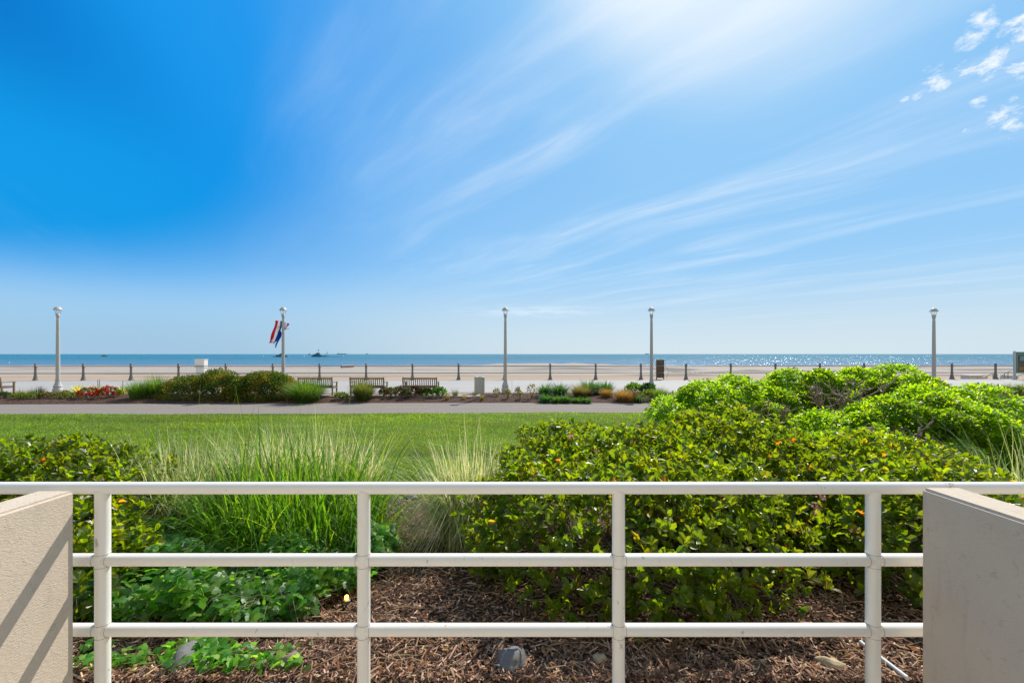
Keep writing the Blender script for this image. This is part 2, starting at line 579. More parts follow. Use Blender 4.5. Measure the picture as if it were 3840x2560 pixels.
def ground_mat(name, cols, scale, bump, bscale, rough=0.95, bdist=0.02):
    m, t, b = new_mat(name)
    co = t.new('ShaderNodeTexCoord').outputs['Object']
    n = t.noise(co, scale, 6, 0.7)
    r = t.new('ShaderNodeValToRGB')
    e = r.color_ramp.elements
    while len(e) < len(cols):
        e.new(0.5)
    for i, c in enumerate(cols):
        e[i].position = 0.3 + 0.4 * i / (len(cols) - 1)
        e[i].color = tuple(c) + (1,)
    t.l.new(n, r.inputs[0])
    n2 = t.noise(co, scale * .06, 3, .6)
    c = t.mix(t.maprange(n2, .35, .65, 0.0, .45), r.outputs[0], tuple(Vector(cols[0]) * .8 + Vector(cols[-1]) * .2) + (1,))
    t.l.new(c, b.inputs['Base Color'])
    b.inputs['Roughness'].default_value = rough
    b.inputs['Specular IOR Level'].default_value = 0.2
    bp = t.new('ShaderNodeBump')
    bp.inputs['Strength'].default_value = bump
    bp.inputs['Distance'].default_value = bdist
    t.l.new(t.noise(co, bscale, 5, .65), bp.inputs['Height'])
    t.l.new(bp.outputs[0], b.inputs['Normal'])
    return m


M['mulch'] = ground_mat('mulch_soil', [(.025, .016, .012), (.085, .054, .038), (.18, .12, .085)], 45, 0.9, 70)
M['bed'] = ground_mat('bed_mulch', [(.05, .026, .018), (.10, .058, .042), (.17, .105, .08)], 22, 0.9, 30, bdist=.05)
M['lawn'] = ground_mat('lawn_turf', [(.06, .105, .010), (.09, .145, .014), (.13, .185, .02)], 9, 0.8, 60, bdist=.03)
M['patio'] = ground_mat('patio_concrete', [(.50, .42, .33), (.55, .465, .37), (.60, .51, .41)], 6, 0.2, 60, bdist=.004)
M['asphalt'] = ground_mat('path_asphalt', [(.195, .170, .152), (.228, .20, .18), (.265, .234, .21)], 60, 0.3, 220, bdist=.004)
M['paver'] = ground_mat('tan_paving', [(.30, .245, .20), (.345, .285, .24), (.38, .32, .27)], 8, 0.2, 60, bdist=.004)


def boardwalk_mat():
    m, t, b = new_mat('boardwalk_concrete')
    co = t.new('ShaderNodeTexCoord').outputs['Object']
    n = t.noise(t.mapping(co, (0, 0, 0), (0, 0, 0), (.25, 1, 1)), 1.2, 6, .65)
    c = t.mix(n, (.31, .30, .285, 1), (.42, .405, .385, 1))
    bk = t.new('ShaderNodeTexBrick')
    bk.offset = 0
    bk.inputs['Scale'].default_value = 1
    bk.inputs['Brick Width'].default_value = 6.0
    bk.inputs['Row Height'].default_value = 2.6
    bk.inputs['Mortar Size'].default_value = 0.02
    bk.inputs['Color1'].default_value = (1, 1, 1, 1)
    bk.inputs['Color2'].default_value = (.93, .93, .93, 1)
    bk.inputs['Mortar'].default_value = (.55, .55, .55, 1)
    t.l.new(co, bk.inputs['Vector'])
    t.l.new(t.mix(1.0, c, bk.outputs[0], 'MULTIPLY'), b.inputs['Base Color'])
    b.inputs['Roughness'].default_value = 0.8
    b.inputs['Specular IOR Level'].default_value = 0.3
    return m


M['boardwalk'] = boardwalk_mat()


def sand_mat():
    m, t, b = new_mat('beach_sand')
    co = t.new('ShaderNodeTexCoord').outputs['Object']
    sp = t.new('ShaderNodeSeparateXYZ')
    t.l.new(co, sp.inputs[0])
    # dry golden sand by the boardwalk, greyer worked sand further out
    wob = t.math('ADD', sp.outputs[1], t.math('MULTIPLY', t.noise(co, .04, 3), 16.0))
    far = t.maprange(wob, 57, 68, 0, 1)
    n = t.noise(t.mapping(co, (0, 0, 0), (0, 0, 0), (.3, 1, 1)), .5, 6, .65)
    dry = t.mix(n, (.32, .235, .16, 1), (.41, .31, .22, 1))
    grey = t.mix(n, (.27, .235, .20, 1), (.40, .35, .305, 1))
    c = t.mix(far, dry, grey)
    # wheel tracks and wrack: thin winding dark lines, denser on the right
    ln = t.noise(t.mapping(co, (0, 0, 0), (0, 0, 0), (.42, 1, 1)), .020, 4, .5, .6)
    saw = t.math('ABSOLUTE', t.math('SUBTRACT', t.math('FRACT', t.math('MULTIPLY', ln, 7.0)), .5))
    line = t.maprange(saw, .0, .22, 1, 0)
    zone = t.math('MULTIPLY', t.maprange(sp.outputs[0], -25, 20, .08, 1), t.maprange(t.noise(co, .03, 4, .6), .36, .50, 0, 1))
    line = t.math('MULTIPLY', t.math('MULTIPLY', line, zone), t.maprange(sp.outputs[1], 42, 58, .15, .95))
    c = t.mix(line, c, (.085, .075, .068, 1))
    # dark band of shells and weed
    wn = t.noise(t.mapping(co, (5, 0, 0), (0, 0, 0), (.10, 1, 1)), .16, 5, .6)
    wr = t.math('MULTIPLY', t.maprange(wn, .56, .62, 0, .85), t.maprange(sp.outputs[1], 40, 52, .2, 1))
    c = t.mix(wr, c, (.13, .11, .095, 1))
    wet = t.maprange(sp.outputs[1], 150, 172, 0, 1)
    c = t.mix(wet, c, (.20, .18, .165, 1))
    t.l.new(c, b.inputs['Base Color'])
    b.inputs['Roughness'].default_value = 0.95
    b.inputs['Specular IOR Level'].default_value = 0.32
    bp = t.new('ShaderNodeBump')
    bp.inputs['Strength'].default_value = 0.5
    bp.inputs['Distance'].default_value = 0.15
    t.l.new(t.noise(co, 1.4, 5, .6), bp.inputs['Height'])
    t.l.new(bp.outputs[0], b.inputs['Normal'])
    return m


M['sand'] = sand_mat()


def sea_mat():
    m, t, b = new_mat('sea_water')
    co = t.new('ShaderNodeTexCoord').outputs['Object']
    sp = t.new('ShaderNodeSeparateXYZ')
    t.l.new(co, sp.inputs[0])
    wob = t.math('ADD', sp.outputs[1], t.math('MULTIPLY', t.noise(co, .012, 4, .6), 160.0))
    sh = t.maprange(wob, 260, 520, 0, 1)
    c = t.mix(sh, (.05, .155, .26, 1), (.0, .125, .195, 1))
    nb = t.noise(t.mapping(co, (0, 0, 0), (0, 0, 0), (.12, 1, 1)), .05, 4, .6)
    c = t.mix(t.maprange(nb, .45, .65, 0, .3), c, (.05, .13, .22, 1))
    t.l.new(c, b.inputs['Base Color'])
    b.inputs['Roughness'].default_value = 0.16
    b.inputs['IOR'].default_value = 1.33
    b.inputs['Specular IOR Level'].default_value = 0.32
    bp = t.new('ShaderNodeBump')
    bp.inputs['Strength'].default_value = 1.0
    bp.inputs['Distance'].default_value = 0.62
    h = t.math('ADD', t.math('MULTIPLY', t.noise(co, .30, 3, .6), 1.7), t.math('MULTIPLY', t.noise(co, 1.3, 3, .6), .55))
    t.l.new(h, bp.inputs['Height'])
    t.l.new(bp.outputs[0], b.inputs['Normal'])
    # light scattered back out of the water body
    df = t.new('ShaderNodeBsdfDiffuse')
    t.l.new(c, df.inputs['Color'])
    mx = t.new('ShaderNodeMixShader')
    mx.inputs[0].default_value = 0.42
    t.l.new(b.outputs[0], mx.inputs[1])
    t.l.new(df.outputs[0], mx.inputs[2])
    t.l.new(mx.outputs[0], t.n['Material Output'].inputs['Surface'])
    return m


M['sea'] = sea_mat()


# ------------------------------------------------------------------ the setting
def grid_sheet(name, x0, x1, y0, y1, nx, ny, zf, mat, label):
    xs = np.linspace(x0, x1, nx + 1)
    if callable(y0):
        ys = np.linspace(0, 1, ny + 1)
        V = [(x, y0(x) + (y1(x) - y0(x)) * v, 0) for v in ys for x in xs]
    else:
        V = [(x, y, 0) for y in np.linspace(y0, y1, ny + 1) for x in xs]
    V = [(x, y, zf(x, y)) for x, y, _ in V]
    Fs = [(j * (nx + 1) + i, j * (nx + 1) + i + 1, (j + 1) * (nx + 1) + i + 1, (j + 1) * (nx + 1) + i) for j in range(ny) for i in range(nx)]
    me = bpy.data.meshes.new(name)
    me.from_pydata(V, [], Fs)
    smooth(me)
    o = link(name, me, mat)
    return tag(o, label, None, None, 'structure')


SK = 0.022   # the promenade runs a little askew to the view


def nz(x, y, s, a, seed=0):
    return a * mnoise.noise(Vector((x * s + seed, y * s, seed)))


def path_near(x):
    return 15.85 + 0.010 * x + 0.14 * math.sin(x * .22 + 1) + 0.05 * math.sin(x * 1.1)


def path_far(x):
    return 19.0 + 0.012 * x + 0.22 * math.sin(x * .13 + 2.2)


def bw_near(x):
    return 21.9 + SK * x


def soil_z(x, y):
    return gz(y) + nz(x, y, 1.3, .02) + nz(x, y, 6, .008, 3)


def bed_z(x, y):
    a, b = path_far(x), bw_near(x)
    k = min(max((y - a) / (b - a), 0), 1)
    return -.225 + k ** .5 * .222 + .06 * math.sin(math.pi * k) * (0.6 + 0.8 * mnoise.noise(Vector((x * .3, 5, 0)))) + nz(x, y, 2.2, .02)


grid_sheet('patio_floor', -9, 9, -4.0, 2.14, 4, 4, lambda x, y: .28, M['patio'], 'beige patio floor behind the white railing')
grid_sheet('mulch_ground', -14, 14, 2.15, 7.4, 150, 60, soil_z, M['mulch'], 'dark brown bark mulch on the garden ground')
grid_sheet('lawn', -75, 75, lambda x: 6.55 + .25 * math.sin(x * .9) + .1 * math.sin(x * 3.1), lambda x: path_near(x) + .02, 220, 24,
           lambda x, y: -.232 + nz(x, y, .5, .012) + (.035 if y < 6.9 else .035), M['lawn'], 'mown green lawn beside the path')
grid_sheet('bicycle_path', -75, 75, path_near, path_far, 200, 6, lambda x, y: -.195, M['asphalt'], 'grey asphalt path between lawn and flower bed')
grid_sheet('flower_bed', -75, 75, path_far, lambda x: bw_near(x) + .05, 300, 14, bed_z, M['bed'], 'long mulched bed in front of the promenade')


def slab(name, pts, z0, z1, mat, label):
    b = MB()
    n = len(pts)
    b.add([(x, y, z0) for x, y in pts] + [(x, y, z1) for x, y in pts],
          [tuple(range(n, 2 * n))] + [(i, (i + 1) % n, n + (i + 1) % n, n + i) for i in range(n)])
    return tag(b.build(name, mat), label, None, None, 'structure')


FX0, FY0, FDX, FDY = -35.97, 32.2, 3.539, 0.078       # first post of the sea railing and the step to the next


def fence_y(x):
    return FY0 + (x - FX0) * FDY / FDX


slab('boardwalk', [(-75, bw_near(-75)), (75, bw_near(75)), (75, fence_y(75) + .35), (-75, fence_y(-75) + .35)], -2.0, 0.0, M['boardwalk'], 'wide pale concrete promenade beside the beach')
slab('paving_border', [(-75, bw_near(-75) + .04), (75, bw_near(75) + .04), (75, bw_near(75) + .75), (-75, bw_near(-75) + .75)], -.1, 0.005, M['paver'], 'tan paving strip along the promenade edge')
slab('bench_paving', [(-10.4, 20.25), (-2.4, 20.25), (-2.0, 20.0), (-1.55, 20.35), (-1.55, 21.92), (-10.4, 21.72)], -.4, .0, M['paver'], 'tan paved strip under the three benches')
slab('bench_paving', [(-26.5, 20.5), (-23.2, 20.5), (-23.2, 21.45), (-26.5, 21.38)], -.4, .0, M['paver'], 'tan paved strip under the bench at the left edge')
b = MB()
b.add([(-75, fence_y(-75) + .05, .004), (75, fence_y(75) + .05, .004), (75, fence_y(75) + .34, .004), (-75, fence_y(-75) + .34, .004)], [(0, 1, 2, 3)])
tag(b.build('railing_kerb', M['paver']), 'kerb strip under the sea railing', None, None, 'structure')
# worn centre line of the path
for i in range(-16, 14):
    x0 = i * 2.6
    b = MB() if i == -16 else b
    if i == -16:
        pass
    for k in range(4):
        xa, xb = x0 + k * .42, x0 + (k + 1) * .42
        ya = (path_near(xa) * .47 + path_far(xa) * .53)
        yb = (path_near(xb) * .47 + path_far(xb) * .53)
        b.add([(xa, ya - .04, -.1905), (xb, yb - .04, -.1905), (xb, yb + .04, -.1905), (xa, ya + .04, -.1905)], [(0, 1, 2, 3)])


def worn_paint():
    m, t, bs = new_mat('worn_yellow_paint')
    co = t.new('ShaderNodeTexCoord').outputs['Object']
    n = t.maprange(t.noise(co, 14, 5, .7), .42, .60, 0, 1)
    t.l.new(t.mix(n, (.26, .228, .205, 1), (.44, .33, .21, 1)), bs.inputs['Base Color'])
    bs.inputs['Roughness'].default_value = .8
    return m


tag(b.build('path_centre_line', worn_paint()), 'faint worn centre line painted on the path', None, None, 'structure')

SEA_Z = -2.4


def sand_z(x, y):
    z = -.35 - (y - 33) * .01519
    if y > 60:
        z += nz(x, y, .05, .22) + nz(x, y, .16, .07)
    else:
        z += nz(x, y, .2, .05)
    # low sandbank left by the dredging
    k = math.exp(-((y - 152) / 9) ** 2)
    xx = x
    z += .75 * k * (1 / (1 + math.exp(-(xx + 8) / 2.2))) * (1 / (1 + math.exp((xx - 38) / 4))) * (1 + .4 * mnoise.noise(Vector((x * .2, 1, 2))))
    z += .35 * math.exp(-((y - 160) / 7) ** 2) * max(0, mnoise.noise(Vector((x * .06, 7, 2))))
    return z


ys = np.concatenate([np.linspace(32.6, 60, 24), np.linspace(62, 200, 90)])
xs = np.linspace(-330, 330, 260)
V = [(x, y, sand_z(x, y)) for y in ys for x in xs]
nx = len(xs)
me = bpy.data.meshes.new('beach')
me.from_pydata(V, [], [(j * nx + i, j * nx + i + 1, (j + 1) * nx + i + 1, (j + 1) * nx + i) for j in range(len(ys) - 1) for i in range(nx - 1)])
smooth(me)
tag(link('beach', me, M['sand']), 'wide sandy beach beyond the promenade', None, None, 'structure')
b = MB()
b.add([(-60000, 120, SEA_Z), (60000, 120, SEA_Z), (60000, 40000, SEA_Z), (-60000, 40000, SEA_Z)], [(0, 1, 2, 3)])
tag(b.build('sea', M['sea']), 'blue sea reaching the horizon', None, None, 'structure')


# ------------------------------------------------------------------ foreground: stucco walls and white railing
def wall(x_in, thick, y_end, ztop, label):
    bm = bmesh.new()
    bmesh.ops.create_cube(bm, size=1)
    x0, x1 = sorted((x_in, x_in + thick))
    for v in bm.verts:
        v.co = Vector((x0 if v.co.x < 0 else x1, -2.5 if v.co.y < 0 else y_end, .30 if v.co.z < 0 else ztop))
    es = [e for e in bm.edges if all(v.co.z > 1 or v.co.y > 0 for v in e.verts)]
    bmesh.ops.bevel(bm, geom=es, offset=.012, segments=3, affect='EDGES')
    me = bpy.data.meshes.new('stucco_wall')
    bm.to_mesh(me)
    bm.free()
    tag(link('stucco_wall', me, M['stucco']), label, 'wall', 'patio side walls')


wall(-2.053, -.17, 2.006, CAMZ - .640, 'beige stucco patio wall crossed by diagonal railing shadows')
wall(1.905, .175, 1.99, CAMZ - .620, 'beige stucco patio wall with its plain face in shade')

RY, RR = 2.10, .0295
zt = CAMZ - 502 / F * RY
zm = CAMZ - (1740 + 684 * .523 - HOR) / F * RY
zb = CAMZ - (1740 + 1185 * .523 - HOR) / F * RY
post_x = [(236 * 1.6327 - 1920) / F * RY, (835.5 * 1.6327 - 1920) / F * RY, (1420.5 * 1.6327 - 1920) / F * RY, (2005 * 1.6327 - 1920) / F * RY]
rail = thing('patio_railing', 'white tubular metal railing across the foreground', 'railing', (0, RY, .28))


def local(o, parent):
    o.location = -Vector(parent.location)
    return o


b = MB().tube([(-6.2, RY, zt), (-2, RY, zt), (6.2, RY, zt)], RR, 28)
local(b.build('top_rail', M['rail'], rail), rail)
for z in (zm, zb):
    b = MB()
    b.tube([(-2.6, RY, z), (2.6, RY, z)], RR, 28)
    local(b.build('lower_rail', M['rail'], rail), rail)
for x in post_x:
    b = MB().tube([(x, RY, .28), (x, RY, zt - .01)], RR + .0015, 28)
    p = local(b.build('post', M['rail'], rail), rail)
    b = MB().lathe([(.062, 0), (.062, .008), (.04, .014), (.034, .03)], (x, RY, .28), 24)
    fl = b.build('base_flange', M['rail'], p)
    for z in (zm, zb):
        for sx in (-1, 1):
            MB().tube([(x + sx * .0315, RY, z), (x + sx * .0335, RY, z)], RR + .0012, 28).build('weld_seam', M['seam'], p)
            MB().tube([(x, RY, z + sx * .0305), (x, RY, z + sx * .0322)], RR + .0026, 28).build('weld_seam', M['seam'], p)
# ------------------------------------------------------------------ foreground plants


def in_blob(p, blobs, skip=-1):
    """smallest normalised radius of p over the blobs"""
    f = np.full(len(p), 9.0)
    for i, (c, r) in enumerate(blobs):
        if i == skip:
            continue
        f = np.minimum(f, np.linalg.norm((p - np.array(c)) / np.array(r), axis=1))
    return f


def blob_surface(blobs, n, lo=.92, hi=1.0, zmin=-.9, cut=.9):
    """points and normals scattered over the outside of a union of ellipsoids"""
    area = np.array([(r[0] * r[1] + r[0] * r[2] + r[1] * r[2]) for c, r in blobs])
    pick = rng.choice(len(blobs), n, p=area / area.sum())
    d = unit(rng.normal(size=(n, 3)))
    d[:, 2] = np.where(d[:, 2] < zmin, -d[:, 2], d[:, 2])
    c = np.array([b[0] for b in blobs])[pick]
    r = np.array([b[1] for b in blobs])[pick]
    s = rng.uniform(lo, hi, (n, 1))
    p = c + d * r * s
    nrm = unit(d / r)
    keep = np.ones(n, bool)
    for i in range(len(blobs)):
        q = np.linalg.norm((p - np.array(blobs[i][0])) / np.array(blobs[i][1]), axis=1)
        keep &= (q > cut) | (pick == i)
    return p[keep], nrm[keep]


def gzv(y):
    return .34 - np.clip(y - 2.2, 0, 4.4) * .125


def leafy(name, blobs, clump_r, n_clump, per, K, L, W, open_, cols, wts, shape, mat, parent, origin,
          bare=(), fill=0, edge=None, clump_tone=.16, shell=(.55, 1.06), gap=.78):
    """lumpy evergreen foliage: whorls of leaves on many small clumps that cover the blobs"""
    cp, cn = blob_surface(blobs, n_clump, .86, .97, -.3, .93)
    ok = cp[:, 2] > gzv(cp[:, 1]) + clump_r * .25
    cp, cn = cp[ok], cn[ok]
    # thin out clumps that crowd each other
    sel = []
    for i in range(len(cp)):
        if all(np.sum((cp[i] - cp[j]) ** 2) > (clump_r * gap) ** 2 for j in sel[-400:]):
            sel.append(i)
    cp, cn = cp[sel], cn[sel]
    for (bc, br) in bare:
        k = np.linalg.norm(cp - np.array(bc), axis=1) > br
        cp, cn = cp[k], cn[k]
    nc = len(cp)
    cr = clump_r * rng.uniform(.75, 1.3, nc)
    idx = np.repeat(np.arange(nc), per)
    d = unit(rng.normal(size=(len(idx), 3)) + cn[idx] * .75 + np.array([0, 0, .35]))
    p = cp[idx] + d * cr[idx][:, None] * rng.uniform(shell[0], shell[1], (len(idx), 1)) * np.array([1.1, 1.1, .85])
    ax = unit(d * .55 + cn[idx] * .25 + np.array([0, 0, .55]) + rng.normal(0, .28, d.shape))
    tone = rng.uniform(1 - clump_tone, 1 + clump_tone, nc)[idx]
    if fill:
        fp, fn = blob_surface(blobs, fill, .62, .93, -.5, .8)
        fa = unit(fn * .4 + np.array([0, 0, .4]) + rng.normal(0, .5, fp.shape))
        p = np.concatenate([p, fp])
        ax = np.concatenate([ax, fa])
        tone = np.concatenate([tone, np.full(len(fp), 1.0)])
    ok = p[:, 2] > gzv(p[:, 1]) + .03
    for (bc, br) in bare:
        ok &= np.linalg.norm(p - np.array(bc), axis=1) > br * .85
    p, ax, tone = p[ok], ax[ok], tone[ok]
    a, dd, nn, LL, WW = rosettes(p, ax, K, L, W, open_)
    tint = palette(len(p), cols, wts, .12)
    tint = np.repeat(tint, K, axis=0) * .5 + palette(len(p) * K, cols, wts, .15) * .5
    tint = tint * np.repeat(tone, K)[:, None]
    if edge is not None:            # a few odd-coloured old leaves
        m = rng.random(len(tint)) < edge[1]
        tint[m] = palette(int(m.sum()), edge[0], [1] * len(edge[0]), .2)
    a = a - np.array(origin)
    o = leaf_mesh('foliage', a, dd, nn, LL, WW, tint, shape, mat, parent)
    return cp, cn


def twigs(starts, ends, r0, r1, parent, origin, name='branch', n=5, wob=.12, mat='bark'):
    b = MB()
    for s, e in zip(starts, ends):
        s, e = Vector(s), Vector(e)
        L = (e - s).length
        pts = []
        for i in range(n + 1):
            k = i / n
            q = s.lerp(e, k)
            if 0 < i < n:
                q += Vector((random.gauss(0, wob), random.gauss(0, wob), random.gauss(0, wob * .7))) * L * .5
            q.z += math.sin(k * math.pi) * -.06 * L
            pts.append(q - Vector(origin))
        b.tube(pts, [r0 + (r1 - r0) * i / n for i in range(n + 1)], 5, False)
    return b.build(name, M[mat], parent)


HAW = [(.112, .160, .010), (.084, .136, .010), (.045, .09, .014), (.16, .19, .012), (.20, .16, .016)]
HAWW = [5, 4, 3, 2.2, .35]
OLD = [(.45, .10, .02), (.35, .16, .03), (.30, .22, .03)]


def blossoms(spots, parent, origin, cols, size=.018, n=16):
    for s in spots:
        k = n
        p = np.array(s)[None, :] + rng.normal(0, size * 1.1, (k, 3)) * np.array([1, 1, .8])
        a, d, nn, LL, WW = rosettes(p, unit(rng.normal(0, .5, (k, 3)) + np.array([0, -.3, .8])), 5, size * .62, size * .5, .35)
        tint = np.repeat(palette(k, cols, [1] * len(cols), .12), 5, axis=0)
        leaf_mesh('blossom', a - np.array(origin), d, nn, LL, WW, tint, 'small', M['petal'], parent)


PINK = [(.62, .30, .26), (.60, .40, .38), (.42, .22, .14)]


def hawthorn(label, blobs, n_clump, per, origin, spots, bare=(), fill=1500, group='hawthorn shrubs behind the white railing', leaf=.066):
    t = thing('hawthorn_shrub', label, 'shrub', origin, group)
    cp, cn = leafy('foliage', blobs, .22, n_clump, int(per * .72), 6, leaf, leaf * .56, .80, HAW, HAWW, 'oval', M['leaf'], t, origin,
                   bare, int(fill * .8), (OLD, .008))
    # stems from the ground and low bare twigs
    st, en = [], []
    for i in rng.choice(len(cp), min(90, len(cp)), replace=False):
        e = cp[i]
        c = min(blobs, key=lambda q: np.linalg.norm(np.array(q[0]) - e))[0]
        sx, sy = c[0] + random.uniform(-.3, .3), c[1] + random.uniform(-.3, .3)
        st.append((sx, sy, gz(sy) - .02))
        en.append(tuple(e))
    for k in range(70):
        c, r = random.choice(blobs)
        a = random.uniform(math.pi, 2 * math.pi)
        x, y = c[0] + math.cos(a) * r[0] * .5, c[1] + math.sin(a) * r[1] * .5
        q = random.uniform(.8, 1.03)
        st.append((x, y, gz(y) + random.uniform(.02, .12)))
        en.append((c[0] + math.cos(a + random.gauss(0, .2)) * r[0] * q, c[1] + math.sin(a + random.gauss(0, .2)) * r[1] * q, gz(y) + random.uniform(.05, .4)))
    twigs(st, en, .008, .0025, t, origin)
    blossoms(spots, t, origin, PINK)
    return t


hawthorn('large hawthorn shrub with pink blossoms, right of the mulch gap',
         [((.50, 4.15, .36), (.72, .92, .86)), ((1.28, 4.05, .36), (1.02, 1.0, .84)), ((.85, 3.2, .56), (.86, .64, .56)), ((1.52, 3.2, .52), (.52, .60, .58)), ((.22, 3.55, .46), (.46, .55, .58))], 900, 26, (.9, 4.1, .1),
         [P(2072, 1980, 3.2), P(2105, 2058, 3.1), P(2420, 1710, 3.9), P(2240, 1700, 3.7), P(2330, 1585, 4.2), P(2140, 1640, 4.0), P(1995, 1955, 3.2), P(2290, 1990, 3.2)], fill=3000, leaf=.060)
hawthorn('hawthorn shrub behind the right end of the largest one, touching the bright green mound',
         [((2.25, 4.6, .44), (.98, .95, .87)), ((2.05, 4.0, .3), (.62, .62, .55))], 520, 26, (2.2, 4.5, .1),
         [P(2770, 1770, 4.0), P(2700, 1640, 4.3), P(2640, 1610, 4.4), P(2860, 1760, 3.9)], fill=1000)
hawthorn('hawthorn shrub in front of the shaded stucco wall end',
         [((3.7, 4.35, .3), (1.15, .9, .78)), ((3.15, 3.2, .50), (.70, .58, .56))], 620, 26, (3.6, 4.2, .1),
         [P(3080, 1860, 3.2), P(3205, 1990, 3.0), P(3440, 1930, 3.0), P(3260, 1610, 4.2), P(3600, 1790, 3.9), P(3060, 1900, 3.1)], fill=1000)
hawthorn('olive hawthorn shrub behind the sunlit stucco wall',
         [((-4.50, 4.05, .32), (1.10, .9, .74)), ((-3.55, 3.35, .26), (.55, .5, .40))], 620, 26, (-4.2, 3.9, .1),
         [P(30, 1745, 4.0), P(180, 1670, 4.0), P(15, 1800, 4.0), P(370, 1800, 3.8)], fill=1000)

hawthorn('small hawthorn growing between the sunlit stucco wall and the first railing post', [((-2.80, 2.78, .30), (.30, .36, .44)), ((-2.72, 2.62, .28), (.2, .22, .30))], 90, 26, (-2.8, 2.75, .25), [], fill=160)

# bright green mound
PT = [(.105, .195, .010), (.075, .165, .010), (.135, .215, .014), (.045, .115, .012)]
mound = [((3.5, 7.2, .35), (.88, .84, 1.08)), ((5.75, 8.1, .45), (.95, 1.1, 1.12)), ((4.6, 7.9, .2), (.76, .76, 1.00)), ((6.9, 8.0, .5), (1.33, 1.33, 1.00)),
         ((7.75, 7.6, .3), (.98, 1.25, .92)), ((6.0, 6.35, .3), (1.25, .92, .91)), ((4.75, 6.05, .15), (.80, .75, .77)),
         ((8.7, 6.3, .12), (1.15, 1.0, .70)), ((7.1, 5.4, .05), (1.16, .75, .69)), ((4.15, 5.45, .05), (.60, .42, .66)), ((3.25, 6.5, .1), (.52, .46, .80))]
bare = [((5.35, 7.2, 1.45), .55), ((4.02, 6.55, 1.15), .42), ((7.55, 7.1, 1.10), .32), ((5.25, 5.65, .98), .32), ((6.1, 7.15, 1.45), .36)]
org = (5.8, 7.0, -.2)
mt = thing('pittosporum_bush', 'huge bright lime green mounded bush with bare brown patches on the right', 'bush', org)
cp, cn = leafy('foliage', mound, .36, 4200, 150, 8, .076, .037, .50, PT, [5, 4, 3, 2], 'spoon', M['pitt'], mt, org, bare, 9000, None, .14, (.86, 1.02), 1.10)
# bare limbs and dead leaves in the hollows
st, en, fine_s, fine_e = [], [], [], []
for (c, r), n in zip(bare, (13, 7, 4, 3, 4)):
    c = Vector(c)
    foot = Vector((c.x + random.uniform(-.1, .1), c.y + .1, -.2))
    hub = Vector((c.x, c.y + .05, c.z - r * .9))
    st.append(foot)
    en.append(hub)
    for k in range(n):
        a = random.uniform(0, 6.28)
        e = hub + Vector((math.cos(a) * r * random.uniform(.5, 1.15), math.sin(a) * r * .9, r * random.uniform(.35, 1.35)))
        st.append(hub + Vector((random.gauss(0, .05), random.gauss(0, .05), random.uniform(-.2, .1))))
        en.append(e)
        for q in range(4):
            s = hub.lerp(e, random.uniform(.4, .95))
            st.append(s)
            en.append(s + Vector((random.gauss(0, .14), random.gauss(0, .12), random.uniform(.02, .22))))
for i in rng.choice(len(cp), min(110, len(cp)), replace=False):
    e = cp[i]
    c = min(mound, key=lambda q: np.linalg.norm(np.array(q[0]) - e))[0]
    st.append((c[0] + random.gauss(0, .2), c[1] + random.gauss(0, .2), -.22))
    en.append(tuple(e))
twigs(st, en, .015, .006, mt, org, 'branch', 6, .10, 'limb')
dp = []
for (c, r) in bare:
    k = int(1100 * r)
    d = unit(rng.normal(size=(k, 3)) + np.array([0, -.1, -.15]))
    dp.append(np.array(c) + d * r * rng.uniform(.75, 1.08, (k, 1)))
dp = np.concatenate(dp)
dp = dp[in_blob(dp, mound) < .97]
leaf_mesh('dead_leaves', dp - np.array(org), rng.normal(size=dp.shape) + np.array([0, 0, -.6]), rng.normal(size=dp.shape), rng.uniform(.04, .07, len(dp)), .02,
          palette(len(dp), [(.28, .13, .06), (.38, .19, .09), (.18, .10, .06)], [1, 1, 1]), 'spoon', M['far'], mt)


# ornamental grasses
def clump(label, x, y, rx, ry, n, h, hv, reach, w, cols, wts, name='ornamental_grass', dry=0, group='grass clumps behind the white railing', droop=.3, stalks=0, low=0.5):
    z = gz(y)
    t = thing(name, label, 'grass', (x, y, z), group)
    a = rng.uniform(0, 6.283, n)
    rr = np.sqrt(rng.random(n))
    base = np.stack([rr * np.cos(a) * rx, rr * np.sin(a) * ry, np.full(n, -.02)], 1)
    az = a + rng.normal(0, .95, n)
    ln = h * np.clip(rng.normal(1 - .12 * rr, hv, n), .35, 1.35)
    rc = reach * (.25 + rr) * rng.uniform(.3, 1.25, n)
    tint = palette(n, cols, wts, .15)
    wd = w * rng.uniform(.55, 1.3, n)
    blade_mesh('blades', base, az, ln, rc, wd, tint, M['pale' if cols is PALE else 'grass'], t, 8, rng.uniform(0, droop * 2, n), 1.6, .38)
    if dry:
        a = rng.uniform(0, 6.283, dry)
        rr = np.sqrt(rng.random(dry))
        base = np.stack([rr * np.cos(a) * rx * 1.05, rr * np.sin(a) * ry * 1.05, np.full(dry, -.02)], 1)
        blade_mesh('dry_blades', base, a + rng.normal(0, .9, dry), h * rng.uniform(.2, low, dry), reach * rng.uniform(.2, .7, dry), w * rng.uniform(.5, 1, dry),
                   palette(dry, [(.30, .20, .08), (.22, .12, .05), (.34, .26, .12)], [2, 1, 1]), M['grass'], t, 5, rng.uniform(.1, .9, dry))
    if stalks:
        a = rng.uniform(0, 6.283, stalks)
        base = np.stack([np.cos(a) * rx * .6, np.sin(a) * ry * .6, np.zeros(stalks)], 1)
        blade_mesh('flower_stalk', base, a, h * rng.uniform(1.2, 1.55, stalks), reach * rng.uniform(.2, .7, stalks), np.full(stalks, w * .5), palette(stalks, cols[-2:], [1, 1]), M['grass'], t, 7, np.full(stalks, .03))
    return t


